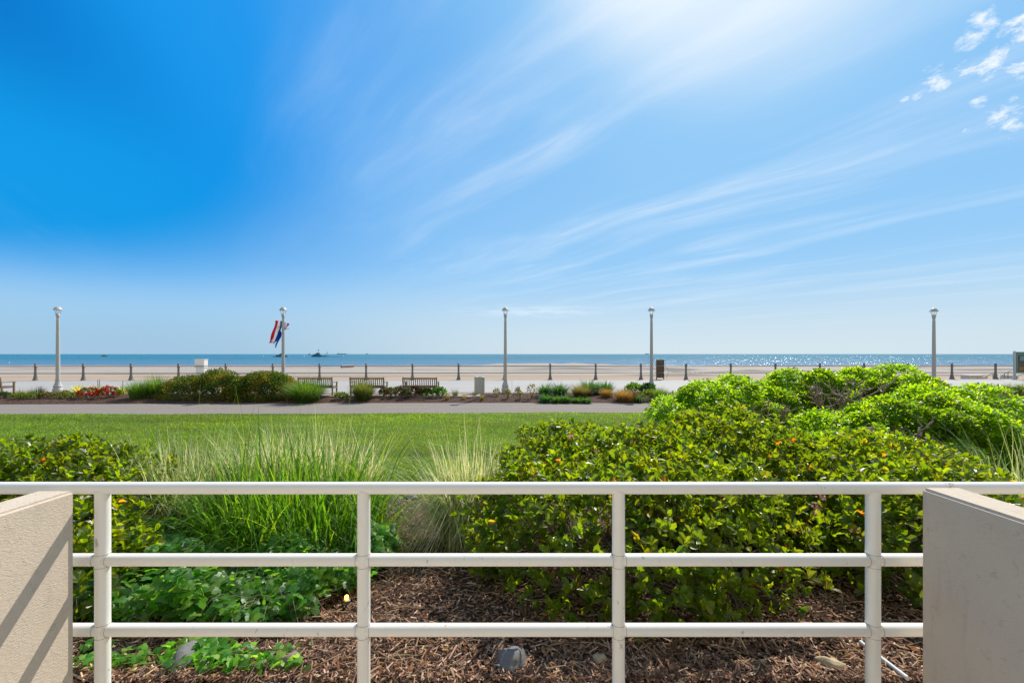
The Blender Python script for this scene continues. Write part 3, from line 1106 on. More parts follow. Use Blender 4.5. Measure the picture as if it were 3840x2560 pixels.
GREEN = [(.10, .21, .012), (.065, .16, .010), (.15, .24, .018), (.04, .11, .015)]
PALE = [(.50, .53, .30), (.70, .70, .50), (.32, .40, .15), (.15, .25, .05)]
clump('tall bright green grass clump behind the railing, between two posts', -2.12, 4.12, 0.82, .48, 1450, 1.14, .26, .55, .017, GREEN, [4, 3, 2, 2], dry=520, stalks=7, droop=.34)
clump('pale cream striped grass beside the olive shrub on the left', -3.52, 4.62, .66, .36, 3400, 1.16, .13, .46, .011, PALE, [3, 2, 3, 3], stalks=3)
clump('pale cream striped grass standing behind the tall green grass', -2.45, 5.10, .80, .36, 3200, 1.26, .13, .48, .011, PALE, [3, 3, 2, 2])
clump('pale arching striped grass fountain at the right of the mulch gap', -.44, 4.36, .27, .26, 2600, 1.18, .13, .40, .011, PALE, [3, 3, 2, 2], dry=300, droop=.40, stalks=2)
clump('pale striped grass in front of the bright green mound at the right edge', 5.45, 4.5, .35, .3, 620, 1.2, .20, .8, .010, PALE, [1.5, 1, 3, 4], droop=.36)
clump('small green grass tuft at the left of the mulch gap', -1.22, 3.95, .16, .14, 110, .7, .28, .42, .013, GREEN, [4, 3, 3, 1], dry=40)


# ivy: a carpet that nobody could count
def in_poly(x, y, poly):
    c = np.zeros(len(x), bool)
    j = len(poly) - 1
    for i in range(len(poly)):
        xi, yi = poly[i]
        xj, yj = poly[j]
        c ^= ((yi > y) != (yj > y)) & (x < (xj - xi) * (y - yi) / (yj - yi + 1e-12) + xi)
        j = i
    return c


def mound_noise(x, y, s, seed):
    return np.array([mnoise.noise(Vector((a * s, b_ * s, seed))) for a, b_ in zip(x, y)])


def ivy(label, poly, n, hmax, thin, size=.058, lime=1.0):
    xs = [q[0] for q in poly]
    ys = [q[1] for q in poly]
    x = rng.uniform(min(xs), max(xs), n)
    y = rng.uniform(min(ys), max(ys), n)
    k = in_poly(x, y, poly)
    x, y = x[k], y[k]
    m = mound_noise(x, y, 2.2, 4.0)
    k = m + rng.normal(0, .12, len(x)) > thin
    x, y, m = x[k], y[k], m[k]
    z = gzv(y) + hmax * (.35 + .65 * np.clip(m + .4, 0, 1)) * rng.uniform(.25, 1.0, len(x)) + .015
    p = np.stack([x, y, z], 1)
    d = unit(rng.normal(size=p.shape) * np.array([1, 1, .35]) + np.array([0, -.35, -.15]))
    nn = unit(rng.normal(size=p.shape) * .45 + np.array([.1, -.05, 1.0]))
    sz = size * rng.uniform(.55, 1.25, len(x))
    tint = lime * palette(len(x), [(.05, .14, .014), (.035, .10, .014), (.085, .175, .02), (.13, .21, .035)], [4, 3, 3, 1.4], .2)
    o = leaf_mesh('ivy', p, d, nn, sz, sz * .95, tint, 'ivy', M['ivyleaf'], None)
    tag(o, label, 'ivy', 'ivy carpets', 'stuff')
    b = MB()
    for i in range(len(x) // 25):
        q = Vector(p[rng.integers(len(x))])
        a = random.uniform(0, 6.28)
        b.tube([Vector((q.x + math.cos(a) * k * .07, q.y + math.sin(a) * k * .07, gz(q.y) + .02 + random.uniform(0, hmax * .5))) for k in range(5)], .0022, 4, False)
    st = b.build('ivy_stem', M['bark'], o)


ivy('dense dark green ivy carpet under the tall grass on the left', [(-3.6, 4.6), (-3.2, 3.2), (-2.72, 2.62), (-2.2, 2.54), (-1.60, 2.55), (-1.28, 2.64), (-1.22, 2.98), (-1.08, 3.14), (-1.0, 3.6), (-1.02, 3.85), (-1.2, 4.2), (-1.5, 4.5)], 14500, .38, -.9, .064, 1.25)
ivy('sparse young ivy on the mulch in front of the small boulders', [(-1.95, 2.2), (-1.92, 2.46), (-1.5, 2.52), (-1.12, 2.46), (-1.06, 2.2)], 620, .10, .02, .05, 1.7)
ivy('a few ivy leaves at the foot of the first railing post', [(-2.4, 2.2), (-2.4, 2.42), (-1.98, 2.36), (-1.95, 2.2)], 130, .10, -.1, .05, 1.7)

# bark chips and fallen leaves
def chips(n, label):
    # spread evenly over the part of the bed the camera sees
    yy = 2.16 + (6.9 - 2.16) * rng.random(n) ** 1.9
    xx = rng.uniform(-1.32, 1.32, n) * yy
    k = (rng.random(n) < .95)
    x, y = xx[k], yy[k]
    m = len(x)
    z = gzv(y) + rng.uniform(.0, .03, m)
    L = rng.gamma(3.2, .0115, m) + .012
    W = rng.uniform(.005, .013, m)
    T = rng.uniform(.002, .006, m)
    az = rng.uniform(0, 6.283, m)
    el = rng.normal(0, .30, m)
    roll = rng.normal(0, .45, m)
    d = np.stack([np.cos(az) * np.cos(el), np.sin(az) * np.cos(el), np.sin(el)], 1)
    s0 = np.stack([-np.sin(az), np.cos(az), np.zeros(m)], 1)
    n0 = np.cross(d, s0)
    s = s0 * np.cos(roll)[:, None] + n0 * np.sin(roll)[:, None]
    nn = np.cross(d, s)
    tpl = np.array([(-.5, -.5, 0), (.5, -.28, 0), (.5, .35, 0), (-.5, .5, 0), (-.42, -.4, 1), (.46, -.2, 1), (.44, .3, 1), (-.46, .4, 1)])
    p = np.stack([x, y, z], 1)
    V = p[:, None, :] + d[:, None, :] * (L[:, None] * tpl[None, :, 0])[..., None] + s[:, None, :] * (W[:, None] * tpl[None, :, 1])[..., None] + nn[:, None, :] * (T[:, None] * tpl[None, :, 2])[..., None]
    fs = [(4, 5, 6, 7), (0, 1, 5, 4), (1, 2, 6, 5), (2, 3, 7, 6), (3, 0, 4, 7)]
    loops = (np.arange(m)[:, None] * 8 + np.array(fs).ravel()[None, :]).ravel()
    tint = palette(m, [(.21, .118, .072), (.36, .215, .135), (.090, .050, .034), (.58, .39, .265)], [4, 3, 3.5, 1.5], .28)
    o = np_mesh('bark_chips', V.reshape(-1, 3), np.full(m * 5, 4), loops, M['chip'], None, np.repeat(tint, 5, axis=0))
    tag(o, label, 'mulch', None, 'stuff')


chips(52000, 'loose brown bark chips covering the garden ground')
n = 1500
y = 2.18 + 3.2 * rng.random(n) ** 1.5
x = rng.uniform(-1.25, 1.25, n) * y
p = np.stack([x, y, gzv(y) + rng.uniform(.02, .045, n)], 1)
o = leaf_mesh('fallen_leaves', p, rng.normal(size=(n, 3)) * np.array([1, 1, .25]), rng.normal(size=(n, 3)) * .5 + np.array([0, 0, 1]), rng.uniform(.02, .055, n), rng.uniform(.012, .026, n),
              palette(n, [(.28, .15, .09), (.20, .11, .07), (.36, .22, .12), (.30, .10, .05)], [3, 3, 2, 1]), 'oval', M['far'], None)
tag(o, 'dry brown fallen leaves scattered on the mulch', 'leaves', None, 'stuff')
b = MB()
for i in range(260):
    yy = random.uniform(2.2, 3.6)
    xx = random.uniform(-1.15, 1.15) * yy
    a = random.uniform(0, 6.28)
    L = random.uniform(.06, .28)
    c = random.gauss(0, 1.2)
    pts = [Vector((xx + math.cos(a + c * k) * L * k, yy + math.sin(a + c * k) * L * k * .6, gz(yy) + .035 + .015 * math.sin(k * 5))) for k in (0, .33, .66, 1)]
    b.tube(pts, [.003, .0027, .0022, .0014], 5, False)
tag(b.build('dry_stems', plain('straw', (.38, .27, .16), .8, .2, 10)), 'thin straw coloured stems lying on the mulch', 'stems', None, 'stuff')


def rock(label, c, r, mat, seed, name='boulder', group=None, cat='rock'):
    bm = bmesh.new()
    bmesh.ops.create_icosphere(bm, subdivisions=4, radius=1)
    for v in bm.verts:
        q = v.co.copy()
        k = 1 + .28 * mnoise.noise(q * 1.1 + Vector((seed, 0, 0))) + .09 * mnoise.noise(q * 3 + Vector((seed, 3, 0)))
        # chipped facets
        for j in range(5):
            random.seed(seed * 31 + j)
            nrm = Vector((random.gauss(0, 1), random.gauss(0, 1), random.gauss(0, 1))).normalized()
            dd = q.dot(nrm) * k
            if dd > .74:
                q = q - nrm * (dd - .74) / k * .85
        v.co = Vector((q.x * r[0] * k, q.y * r[1] * k, q.z * r[2] * k))
    me = bpy.data.meshes.new(name)
    bm.to_mesh(me)
    bm.free()
    smooth(me)
    o = link(name, me, mat)
    o.location = c
    o.rotation_euler = (0, 0, seed)
    tag(o, label, cat, group)


rock('grey rounded boulder half sunk in mulch, bottom centre', (-.008, 2.285, gz(2.285) + .012), (.10, .085, .08), M['rock'], 4)
rock('long grey boulder with pale chipped face at bottom left', (-1.76, 2.30, gz(2.3) + .02), (.115, .075, .07), M['rock'], 8)
rock('grey brown stone beside the ivy at the foot of the second post', (-1.18, 2.27, gz(2.27) + .03), (.055, .05, .055), M['rock_brown'], 5, 'stone')
rock('small reddish brown stone left of the grey brown stone', (-1.29, 2.25, gz(2.25) + .012), (.05, .042, .04), M['rock_brown'], 6, 'stone')
rock('little golden tan stone among dead leaves', (.48, 2.30, gz(2.3) + .02), (.045, .035, .03), M['rock_tan'], 9, 'stone')
rock('blocky pale tan stone lying in front of the last railing post', (1.69, 2.26, gz(2.26) + .02), (.075, .042, .035), M['rock_tan'], 12, 'stone')
rock('flat pale stone at the edge of the lawn', (-1.54, 6.5, gz(6.5) + .03), (.14, .09, .06), M['rock'], 14, 'stone')
b = MB().tube([(1.985, 2.43, gz(2.43) + .05), (1.985, 2.14, gz(2.14) + .035)], .0115, 14)
tag(b.build('plastic_pipe', M['pvc']), 'thin white plastic pipe lying beside the last railing post', 'pipe')

# small lit garden lamp
lx, ly = -1.14, 2.94
gl = thing('garden_light', 'small glowing amber garden light at the edge of the ivy', 'light', (lx, ly, gz(ly)))
MB().tube([(0, 0, -.05), (0, 0, .05)], .008, 8).build('stake', M['dark_iron'], gl)
MB().lathe([(.012, .045), (.026, .05), (.028, .058), (.016, .062)], (0, 0, 0), 16).build('housing', M['dark_iron'], gl)
mm, tt, bb = new_mat('amber_bulb')
bb.inputs['Base Color'].default_value = (1, .6, .1, 1)
bb.inputs['Emission Color'].default_value = (1.0, .40, .03, 1)
bb.inputs['Emission Strength'].default_value = 16
MB().lathe([(.005, .062), (.011, .068), (.014, .078), (.011, .088), (.004, .093)], (0, 0, 0), 16).build('bulb', mm, gl)

# lawn blades
def lawn_blades(n):
    y = 6.5 + 9.6 * rng.random(n) ** 1.35
    x = rng.uniform(-1.28, .62, n) * y
    near = np.array([6.62 + .25 * math.sin(q * .9) + .1 * math.sin(q * 3.1) for q in x])
    far = 15.85 + .010 * x + .14 * np.sin(x * .22 + 1) + .05 * np.sin(x * 1.1)
    k = (y > near - .05) & (y < far + .03)
    x, y = x[k], y[k]
    m = len(x)
    a = rng.uniform(0, 6.283, m)
    h = rng.uniform(.025, .06, m) * (1 + .25 * np.clip(mound_noise(x, y, .8, 2.), -1, 1))
    w = rng.uniform(.005, .009, m) * np.sqrt(y / 7)
    ln = rng.uniform(.2, .8, m) * h
    p = np.stack([x, y, np.full(m, -.205)], 1)
    s = np.stack([-np.sin(a), np.cos(a), np.zeros(m)], 1) * w[:, None]
    tip = p + np.stack([np.cos(a) * ln, np.sin(a) * ln, h], 1)
    V = np.stack([p - s, p + s, tip], 1).reshape(-1, 3)
    tone = (1.06 + .62 * mound_noise(x * .16, y, .8, 7.) + .35 * mound_noise(x * .5, y, 2.2, 1.))[:, None] * np.stack([1 + .30 * np.clip(mound_noise(x, y, .45, 12.), -.2, 1), np.ones(m), np.ones(m)], 1)
    tint = palette(m, [(.118, .200, .012), (.15, .23, .016), (.088, .162, .012), (.19, .205, .04)], [4, 3, 3, .8], .15) * tone
    o = np_mesh('lawn_grass', V, np.full(m, 3), np.arange(m * 3), M['grass'], None, np.clip(tint, .01, .5))
    tag(o, 'short mown grass blades of the lawn', 'grass', None, 'stuff')


lawn_blades(170000)


# ------------------------------------------------------------------ planting bed along the path
def bed_y(py):
    return 3.605 * 1600 / (py - HOR + 117.3)


def spot(px, pb, pt, w):
    """base row, top row and width in photo pixels -> x, y, z, width, height in metres"""
    Y = bed_y(pb)
    x = (px - 1920) / F * Y
    z = bed_z(x, Y)
    return x, Y, z, w / F * Y, (pb - pt) / F * Y


BG = 'plants in the bed along the path'
LOWG = [(.10, .17, .015), (.07, .135, .014), (.13, .17, .02)]
OLV = [(.12, .115, .03), (.09, .09, .025), (.14, .12, .04)]
DKG = [(.03, .075, .018), (.045, .095, .02), (.06, .085, .02)]


def bed_shrub(label, px, pb, pt, w, cols, n=700, L=.045, cat='shrub', name='low_shrub', flat=1.0, wts=None, sink=.25):
    x, y, z, wd, h = spot(px, pb, pt, w)
    t = thing(name, label, cat, (x, y, z), BG)
    blobs = [((0, 0, h * sink), (wd * .5, wd * .45, h * (1 - sink)))]
    for k in range(5):
        a = k * 1.256 + random.random()
        blobs.append(((math.cos(a) * wd * .26, math.sin(a) * wd * .22, h * .30), (wd * .28, wd * .25, h * random.uniform(.45, .66))))
    p, nn = blob_surface(blobs, n, .72, 1.05, -.25, .8)
    k = p[:, 2] > .0
    p, nn = p[k], nn[k]
    d = unit(rng.normal(size=p.shape) * .8 + nn + np.array([0, 0, .35]))
    nr = unit(rng.normal(size=p.shape) * .6 + nn)
    sz = 1.75 * L * rng.uniform(.6, 1.3, len(p))
    leaf_mesh('foliage', p, d, nr, sz, sz * .6, palette(len(p), cols, wts or [1] * len(cols), .2), 'small', M['far'], t)
    b = MB()
    for q in range(7):
        a = random.uniform(0, 6.28)
        b.tube([(0, 0, -.03), (math.cos(a) * wd * .15, math.sin(a) * wd * .15, h * .3), (math.cos(a) * wd * .36, math.sin(a) * wd * .3, h * .72)], [.012, .009, .004], 5, False)
    b.build('stem', M['bark'], t)
    return t, wd, h


def flowers(t, wd, h, n, cols, size, zlo=.45):
    for i in range(n):
        d = unit(rng.normal(size=3) * np.array([1, 1, .6]) + np.array([0, -.35, .55]))
        c = d * np.array([wd * .52, wd * .46, h * .72]) + np.array([0, 0, h * .30])
        if c[2] < h * zlo * .6:
            c[2] = h * zlo
        k = 5
        p = c[None, :] + rng.normal(0, size * .45, (k, 3))
        a, dd, nn, LL, WW = rosettes(p, unit(rng.normal(0, .4, (k, 3)) + d), 5, size, size * .9, .45)
        leaf_mesh('flower', a, dd, nn, LL, WW, np.repeat(palette(k, cols, [1] * len(cols), .15), 5, axis=0), 'small', M['petal'], t)


def bed_tuft(label, px, pb, pt, w, cols, n=260, bw=.008, arch=1.0, lean=0.0, cat='grass', name='grass_tuft', droop=.25, wts=None, hv=.16, spread=.32):
    x, y, z, wd, h = spot(px, pb, pt, w)
    t = thing(name, label, cat, (x, y, z), BG)
    a = rng.uniform(0, 6.283, n)
    rr = np.sqrt(rng.random(n))
    base = np.stack([rr * np.cos(a) * wd * spread, rr * np.sin(a) * wd * spread, np.full(n, -.02)], 1)
    h0 = h
    h = h * (1 + .75 * max(0, droop - .12))
    wd = wd * (1.12 if droop > .3 else 1)
    ln = h * np.clip(rng.normal(1.06 - .30 * rr * arch, hv, n), .3, 1.3)
    rc = wd * (.5 - spread * .7) * (.4 + rr) * rng.uniform(.5, 1.4, n) * 1.1
    o = blade_mesh('blades', base, a + rng.normal(0, .4, n), ln, rc, bw * rng.uniform(.7, 1.3, n), palette(n, cols, wts or [1] * len(cols), .2), M['grass'], t, 5, rng.uniform(0, droop * 2, n))
    h = h0
    if lean:
        t.rotation_euler = (0, lean, 0)
    return t, wd, h


TUFT = [(.16, .13, .075), (.10, .11, .05), (.20, .16, .09)]
TUFTG = [(.07, .10, .05), (.10, .11, .06), (.05, .075, .04)]
GRS = [(.075, .16, .016), (.05, .12, .014), (.11, .18, .025)]
BRN = [(.20, .12, .05), (.26, .16, .07), (.14, .12, .03), (.15, .08, .04)]
STR = [(.035, .105, .022), (.05, .13, .02), (.025, .075, .025)]
RED = [(.62, .012, .02), (.48, .01, .02), (.75, .05, .06)]
YUC = [(.34, .33, .06), (.20, .25, .04), (.45, .42, .12)]

bed_shrub('dark rounded low shrub at the left picture edge in front of the bench', 14, 1502, 1479, 40, DKG + [(.09, .10, .03)])
bed_shrub('bright green low shrub, first right of the dark one at the left edge', 72, 1503, 1484, 42, LOWG)
bed_shrub('bright green low shrub in front of the thin grass tufts', 123, 1502, 1482, 46, LOWG)
bed_shrub('brownish olive low shrub left of the first lamp post', 174, 1499, 1479, 38, OLV)
bed_shrub('olive green low shrub right below the first lamp post', 221, 1500, 1481, 42, LOWG[:1] + OLV)
bed_shrub('yellow green low shrub between lamp post and red flowers', 270, 1500, 1481, 48, LOWG + [(.17, .17, .03)])
bed_shrub('small yellow sprig at the right foot of the first lamp post', 246, 1482, 1467, 22, [(.20, .19, .03), (.13, .16, .02)], 220)
bed_tuft('thin dry grass tuft beside the left bench, the smallest', 75, 1484, 1462, 28, TUFT, 220)
bed_tuft('thin dry grass tuft, middle of the three by the left bench', 114, 1483, 1457, 28, TUFT, 220)
bed_tuft('dark spiky grass tuft, nearest the first lamp post', 149, 1482, 1446, 36, TUFTG, 240)


def yucca(label, px, pb, pt, w, stalks):
    t, wd, h = bed_tuft(label, px, pb, pt, w, YUC, 120, .030, .6, 0, 'yucca', 'yucca', .06, [3, 2, 2], .2, .12)
    for dx, k in stalks:
        MB().tube([(dx * .5, 0, h * .4), (dx, 0, h * k)], [.016, .010], 6).build('flower_stalk', M['brown_sign'], t)


yucca('yellow striped yucca behind the gap left of the red flowers', 296, 1482, 1447, 46, [])
yucca('yellow striped yucca with two tall brown stalks between the red bushes', 370, 1488, 1447, 62, [(-.05, 1.45), (.04, 1.5)])
yucca('yellow striped yucca with one thin stalk right of the red flowers', 458, 1486, 1450, 50, [(.04, 1.5)])
t, wd, h = bed_shrub('red flowering bush left of the tall stalked yucca', 336, 1500, 1461, 66, DKG + [(.08, .10, .03)], 800)
flowers(t, wd, h, 34, RED, .05)
t, wd, h = bed_shrub('red flowering bush right of the tall stalked yucca', 408, 1499, 1458, 62, DKG + [(.08, .10, .03)], 800)
flowers(t, wd, h, 34, RED, .05)
bed_shrub('small olive shrub under the one stalked yucca', 442, 1494, 1471, 30, OLV + LOWG, 380)
bed_tuft('tall fresh green grass right of the yuccas', 520, 1500, 1432, 78, GRS, 800, .012, .7, 0, 'grass', 'tall_grass', .18)
bed_tuft('tallest fresh green grass, left of the big hedge', 588, 1496, 1416, 76, GRS, 900, .012, .6, 0, 'grass', 'tall_grass', .15)
bed_shrub('low green plant behind the left end of the big hedge', 640, 1470, 1440, 64, STR + GRS, 600)
bed_tuft('dry brown tuft between tall grass and big hedge', 616, 1492, 1464, 34, BRN, 220)


def big_hedge(label, blobs, org):
    t = thing('clipped_hedge', label, 'hedge', org, 'big clipped hedges in the bed')
    B = [(Vector(c), r) for c, r in blobs]
    p, nn = blob_surface(blobs, 34000, .66, 1.02, -.3, .80)
    lump = np.array([mnoise.noise(Vector(q) * 2.3) * .07 + mnoise.noise(Vector(q) * 6) * .04 for q in p])
    p = p + nn * lump[:, None]
    k = p[:, 2] > -.16
    p, nn = p[k], nn[k]
    d = unit(rng.normal(size=p.shape) * .8 + nn + np.array([0, 0, .4]))
    nr = unit(rng.normal(size=p.shape) * .55 + nn)
    sz = .080 * rng.uniform(.6, 1.3, len(p))
    # young yellow shoots come in patches
    pat = np.array([mnoise.noise(Vector(q) * 1.6 + Vector((9, 0, 0))) for q in p]) + rng.normal(0, .22, len(p))
    a = palette(len(p), [(.055, .100, .014), (.038, .085, .014), (.09, .12, .016)], [3, 3, 2], .2)
    y_ = palette(len(p), [(.20, .19, .025), (.16, .16, .02), (.16, .12, .02)], [3, 3, 2], .2)
    tint = np.where((pat > .16)[:, None], y_, a)
    leaf_mesh('foliage', p - np.array(org), d, nr, sz, sz * .55, tint, 'small', M['far'], t)
    b = MB()
    for q in range(40):
        c, r = random.choice(blobs)
        a = random.uniform(0, 6.28)
        b.tube([(c[0] - org[0], c[1] - org[1], -.2 - org[2]), (c[0] + math.cos(a) * r[0] * .4 - org[0], c[1] + math.sin(a) * r[1] * .4 - org[1], .4 - org[2]),
                (c[0] + math.cos(a) * r[0] * .8 - org[0], c[1] + math.sin(a) * r[1] * .7 - org[1], .75 - org[2])], [.03, .02, .008], 5, False)
    b.build('stem', M['bark'], t)


big_hedge('big clipped olive hedge sloping down to the left', [((-15.0, 20.25, .0), (1.85, 1.05, .98)), ((-14.0, 20.3, .15), (1.25, 1.0, 1.10)), ((-13.6, 20.0, .0), (1.25, .9, 1.0))], (-14.4, 20.2, -.1))
big_hedge('big rounded olive hedge in front of the lamp post with banners', [((-11.55, 20.1, .05), (1.58, 1.0, 1.12)), ((-12.5, 19.95, .0), (.9, .85, .95))], (-11.7, 20.1, -.1))
bed_tuft('dense green grass mound at the right end of the hedges', 1150, 1507, 1420, 140, GRS + [(.06, .11, .02)], 2600, .011, 1.15, 0, 'grass', 'grass_mound', .42, None, .1, .30)
bed_shrub('bright green low shrub between the two grass mounds', 1281, 1501, 1477, 50, LOWG, 700)
bed_tuft('round grass mound in front of the second bench from left', 1363, 1503, 1427, 84, [(.085, .12, .02), (.06, .10, .02), (.13, .13, .03)], 2200, .010, 1.15, 0, 'grass', 'grass_mound', .42, None, .1, .30)
for (lab, px, pb, pt, w, nf) in (
        ('red rose bush next to the round grass mound', 1440, 1492, 1460, 36, 12),
        ('dark leafy rose bush with few red blooms, second from the grass mound', 1466, 1497, 1460, 36, 6),
        ('red rose bush at the left foot of the third bench', 1498, 1491, 1455, 42, 16),
        ('red rose bush standing furthest forward of the roses', 1524, 1499, 1464, 34, 12),
        ('round topped red rose bush before the middle of the third bench', 1556, 1491, 1453, 36, 14),
        ('small deep red bush beside the centre leg of the bench', 1572, 1487, 1460, 20, 7)):
    t, wd, h = bed_shrub(lab, px, pb, pt, w, DKG + [(.10, .11, .05)], 800, .045, 'rose bush', 'rose_bush', 1, None, .35)
    flowers(t, wd, h, nf, [(.55, .03, .05), (.62, .10, .12), (.40, .02, .03)], .034)
bed_shrub('leafy light green plant by the bench centre leg', 1597, 1490, 1466, 40, LOWG + [(.05, .13, .02)], 420, .07, 'plant', 'leafy_plant')
bed_shrub('leafy bright green plant at the right end of the third bench', 1645, 1493, 1461, 54, [(.06, .17, .02), (.09, .19, .02), (.04, .12, .02)], 560, .08, 'plant', 'leafy_plant')
bed_tuft('dry brown tuft right of the leafy bright green plant', 1678, 1502, 1473, 24, TUFT, 150)
bed_tuft('wind blown grey green tuft standing back, left of the bin', 1708, 1492, 1457, 26, TUFTG, 180, .008, 1, -.12)
bed_tuft('brownish tuft in front, left of the bin', 1740, 1501, 1477, 24, TUFT, 150)
bed_tuft('grey green tuft right before the litter bin', 1780, 1491, 1466, 22, TUFTG, 150)
bed_tuft('brownish tuft in front of the bin, lower right', 1808, 1503, 1477, 22, TUFT, 150)
for (lab, px, pb, pt, w, nf) in (
        ('small yellow flowering bush left of the centre lamp post', 1862, 1490, 1460, 24, 7),
        ('narrow yellow flowering bush before the centre lamp post base', 1904, 1499, 1462, 20, 7),
        ('thin leggy shoot standing back, right of the centre lamp post', 1941, 1480, 1454, 16, 0),
        ('stocky small yellow flowering bush right of the thin shoot', 1950, 1501, 1470, 20, 7),
        ('leggy yellow flowering bush beside the green strap leaved plants', 1994, 1498, 1444, 34, 14)):
    t, wd, h = bed_shrub(lab, px, pb, pt, w, [(.10, .12, .04), (.07, .10, .03), (.14, .16, .04)], 240, .042, 'flower bush', 'flower_bush', 1, None, .4)
    flowers(t, wd, h, nf, [(.62, .48, .06), (.60, .45, .22), (.7, .6, .2)], .03, .3)
for (lab, px, pb, pt, w, cols) in (
        ('wide green strap leaved plant, back row far left', 2045, 1492, 1450, 58, STR),
        ('wide green strap leaved plant behind the front row, next to the brown grass mound', 2098, 1488, 1446, 74, STR),
        ('green strap leaved plant, front row far left', 2047, 1510, 1480, 52, STR),
        ('green strap leaved plant, second in the front row', 2088, 1512, 1484, 44, STR + GRS[:1]),
        ('green strap leaved plant, third in the front row', 2122, 1512, 1480, 38, STR + GRS[:1]),
        ('small strap leaved plant below the brown green grass mound', 2162, 1513, 1489, 34, STR + GRS[:1]),
        ('small strap leaved plant alone at the right end of the front row', 2199, 1514, 1489, 34, STR + GRS[:1])):
    bed_tuft(lab, px, pb, pt, w, cols, 620, .030, 1.1, 0, 'plant', 'strap_leaf_plant', .55, None, .14, .22)
bed_tuft('round grass mound with brown base amid the strap leaved plants', 2176, 1493, 1441, 72, [(.11, .13, .03), (.15, .13, .04), (.13, .09, .05)], 1500, .009, 1.1, 0, 'grass', 'grass_mound', .35, None, .1, .3)
for (lab, px, pb, pt, w, cols) in (
        ('tall green strap leaved plant behind the round grass mound', 2206, 1482, 1433, 62, STR + GRS[:1]),
        ('dark green strap leaved plant in the back row', 2240, 1479, 1438, 54, STR[2:] + STR),
        ('tall upright strap leaved plant behind the left brown grass', 2274, 1475, 1432, 52, STR + GRS[:1])):
    bed_tuft(lab, px, pb, pt, w, cols, 620, .030, 1.0, 0, 'plant', 'strap_leaf_plant', .45, None, .14, .22)
bed_tuft('reddish brown grass, the smaller of two', 2272, 1493, 1456, 48, BRN, 900, .008, .8, 0, 'grass', 'brown_grass', .15)
bed_shrub('tiny yellow green sprig between the two brown grasses', 2294, 1492, 1477, 14, [(.20, .22, .03), (.14, .19, .02)], 120)
bed_tuft('reddish brown grass, the wider of two', 2345, 1505, 1457, 92, BRN, 1700, .008, .8, 0, 'grass', 'brown_grass', .15)
bed_shrub('bright leafy plant behind the wide brown grass', 2376, 1476, 1441, 54, [(.07, .17, .02), (.10, .18, .02)], 560, .09, 'plant', 'leafy_plant')
bed_shrub('dark leafy plant left of the fourth lamp post', 2428, 1479, 1442, 46, [(.025, .08, .025), (.04, .10, .025)], 520, .09, 'plant', 'leafy_plant')
bed_tuft('soft feathery green mound right of the fourth lamp post', 2468, 1492, 1456, 74, GRS, 1200, .008, 1.0, 0, 'plant', 'feathery_plant', .3)
bed_tuft('small strap leaved plant below the right end of the brown grass', 2396, 1510, 1484, 40, STR, 320, .022, 1.1, 0, 'plant', 'strap_leaf_plant', .5, None, .14, .22)
bed_shrub('yellow green plant below the fourth lamp post', 2432, 1502, 1468, 44, LOWG + [(.16, .18, .03)], 460, .06, 'plant', 'leafy_plant')
bed_shrub('dark green rounded plant next to the bright bush at right', 2480, 1513, 1482, 52, STR, 620, .06, 'plant', 'leafy_plant')
bed_tuft('low bright grass patch beside the left end of the bright bush', 2540, 1500, 1478, 80, GRS, 900, .010, .5, 0, 'grass', 'grass_patch', .2)
bed_tuft('small grass tuft, leftmost of those by the map board', 3694, 1461, 1437, 24, TUFTG + GRS, 200)
bed_tuft('fluffy grass clump, second from left by the map board', 3732, 1460, 1431, 52, [(.14, .18, .06), (.09, .13, .04)], 420)
bed_tuft('fluffy grass clump, third from left by the map board', 3776, 1464, 1429, 42, [(.15, .17, .07), (.09, .13, .04)], 420)
bed_tuft('small pale tuft between two fluffy grass clumps', 3803, 1462, 1440, 20, [(.14, .17, .06)], 160)
bed_tuft('fluffy grass clump at the right picture edge', 3834, 1458, 1424, 44, [(.15, .17, .07), (.10, .14, .04)], 420)
bed_shrub('olive shrub half hidden by the bright bush at right', 3698, 1494, 1456, 56, OLV + LOWG, 700)
bed_shrub('rounded olive green shrub in the bed below the map board', 3753, 1497, 1452, 74, OLV + DKG, 900)
bed_shrub('dark green shrub at the right picture edge', 3818, 1486, 1454, 60, DKG, 800)
bed_shrub('small bright green shrub in front of the dark one at the right edge', 3838, 1490, 1463, 34, LOWG, 400)

# chips on the bed
n = 9000
x = rng.uniform(-27, 12, n)
k = rng.random(n)
y = np.array([path_far(a) + (bw_near(a) - path_far(a)) * q for a, q in zip(x, k)])
z = np.array([bed_z(a, q) for a, q in zip(x, y)]) + .012
p = np.stack([x, y, z], 1)
o = leaf_mesh('bed_chips', p, rng.normal(size=(n, 3)) * np.array([1, 1, .25]), rng.normal(size=(n, 3)) * .35 + np.array([0, 0, 1]), rng.uniform(.04, .10, n), rng.uniform(.015, .03, n),
              palette(n, [(.16, .10, .075), (.09, .052, .04), (.24, .17, .13), (.05, .03, .022)], [3, 3, 1.2, 2]), 'small', M['chip'], None)
tag(o, 'bark chips on the long flower bed', 'mulch', None, 'stuff')


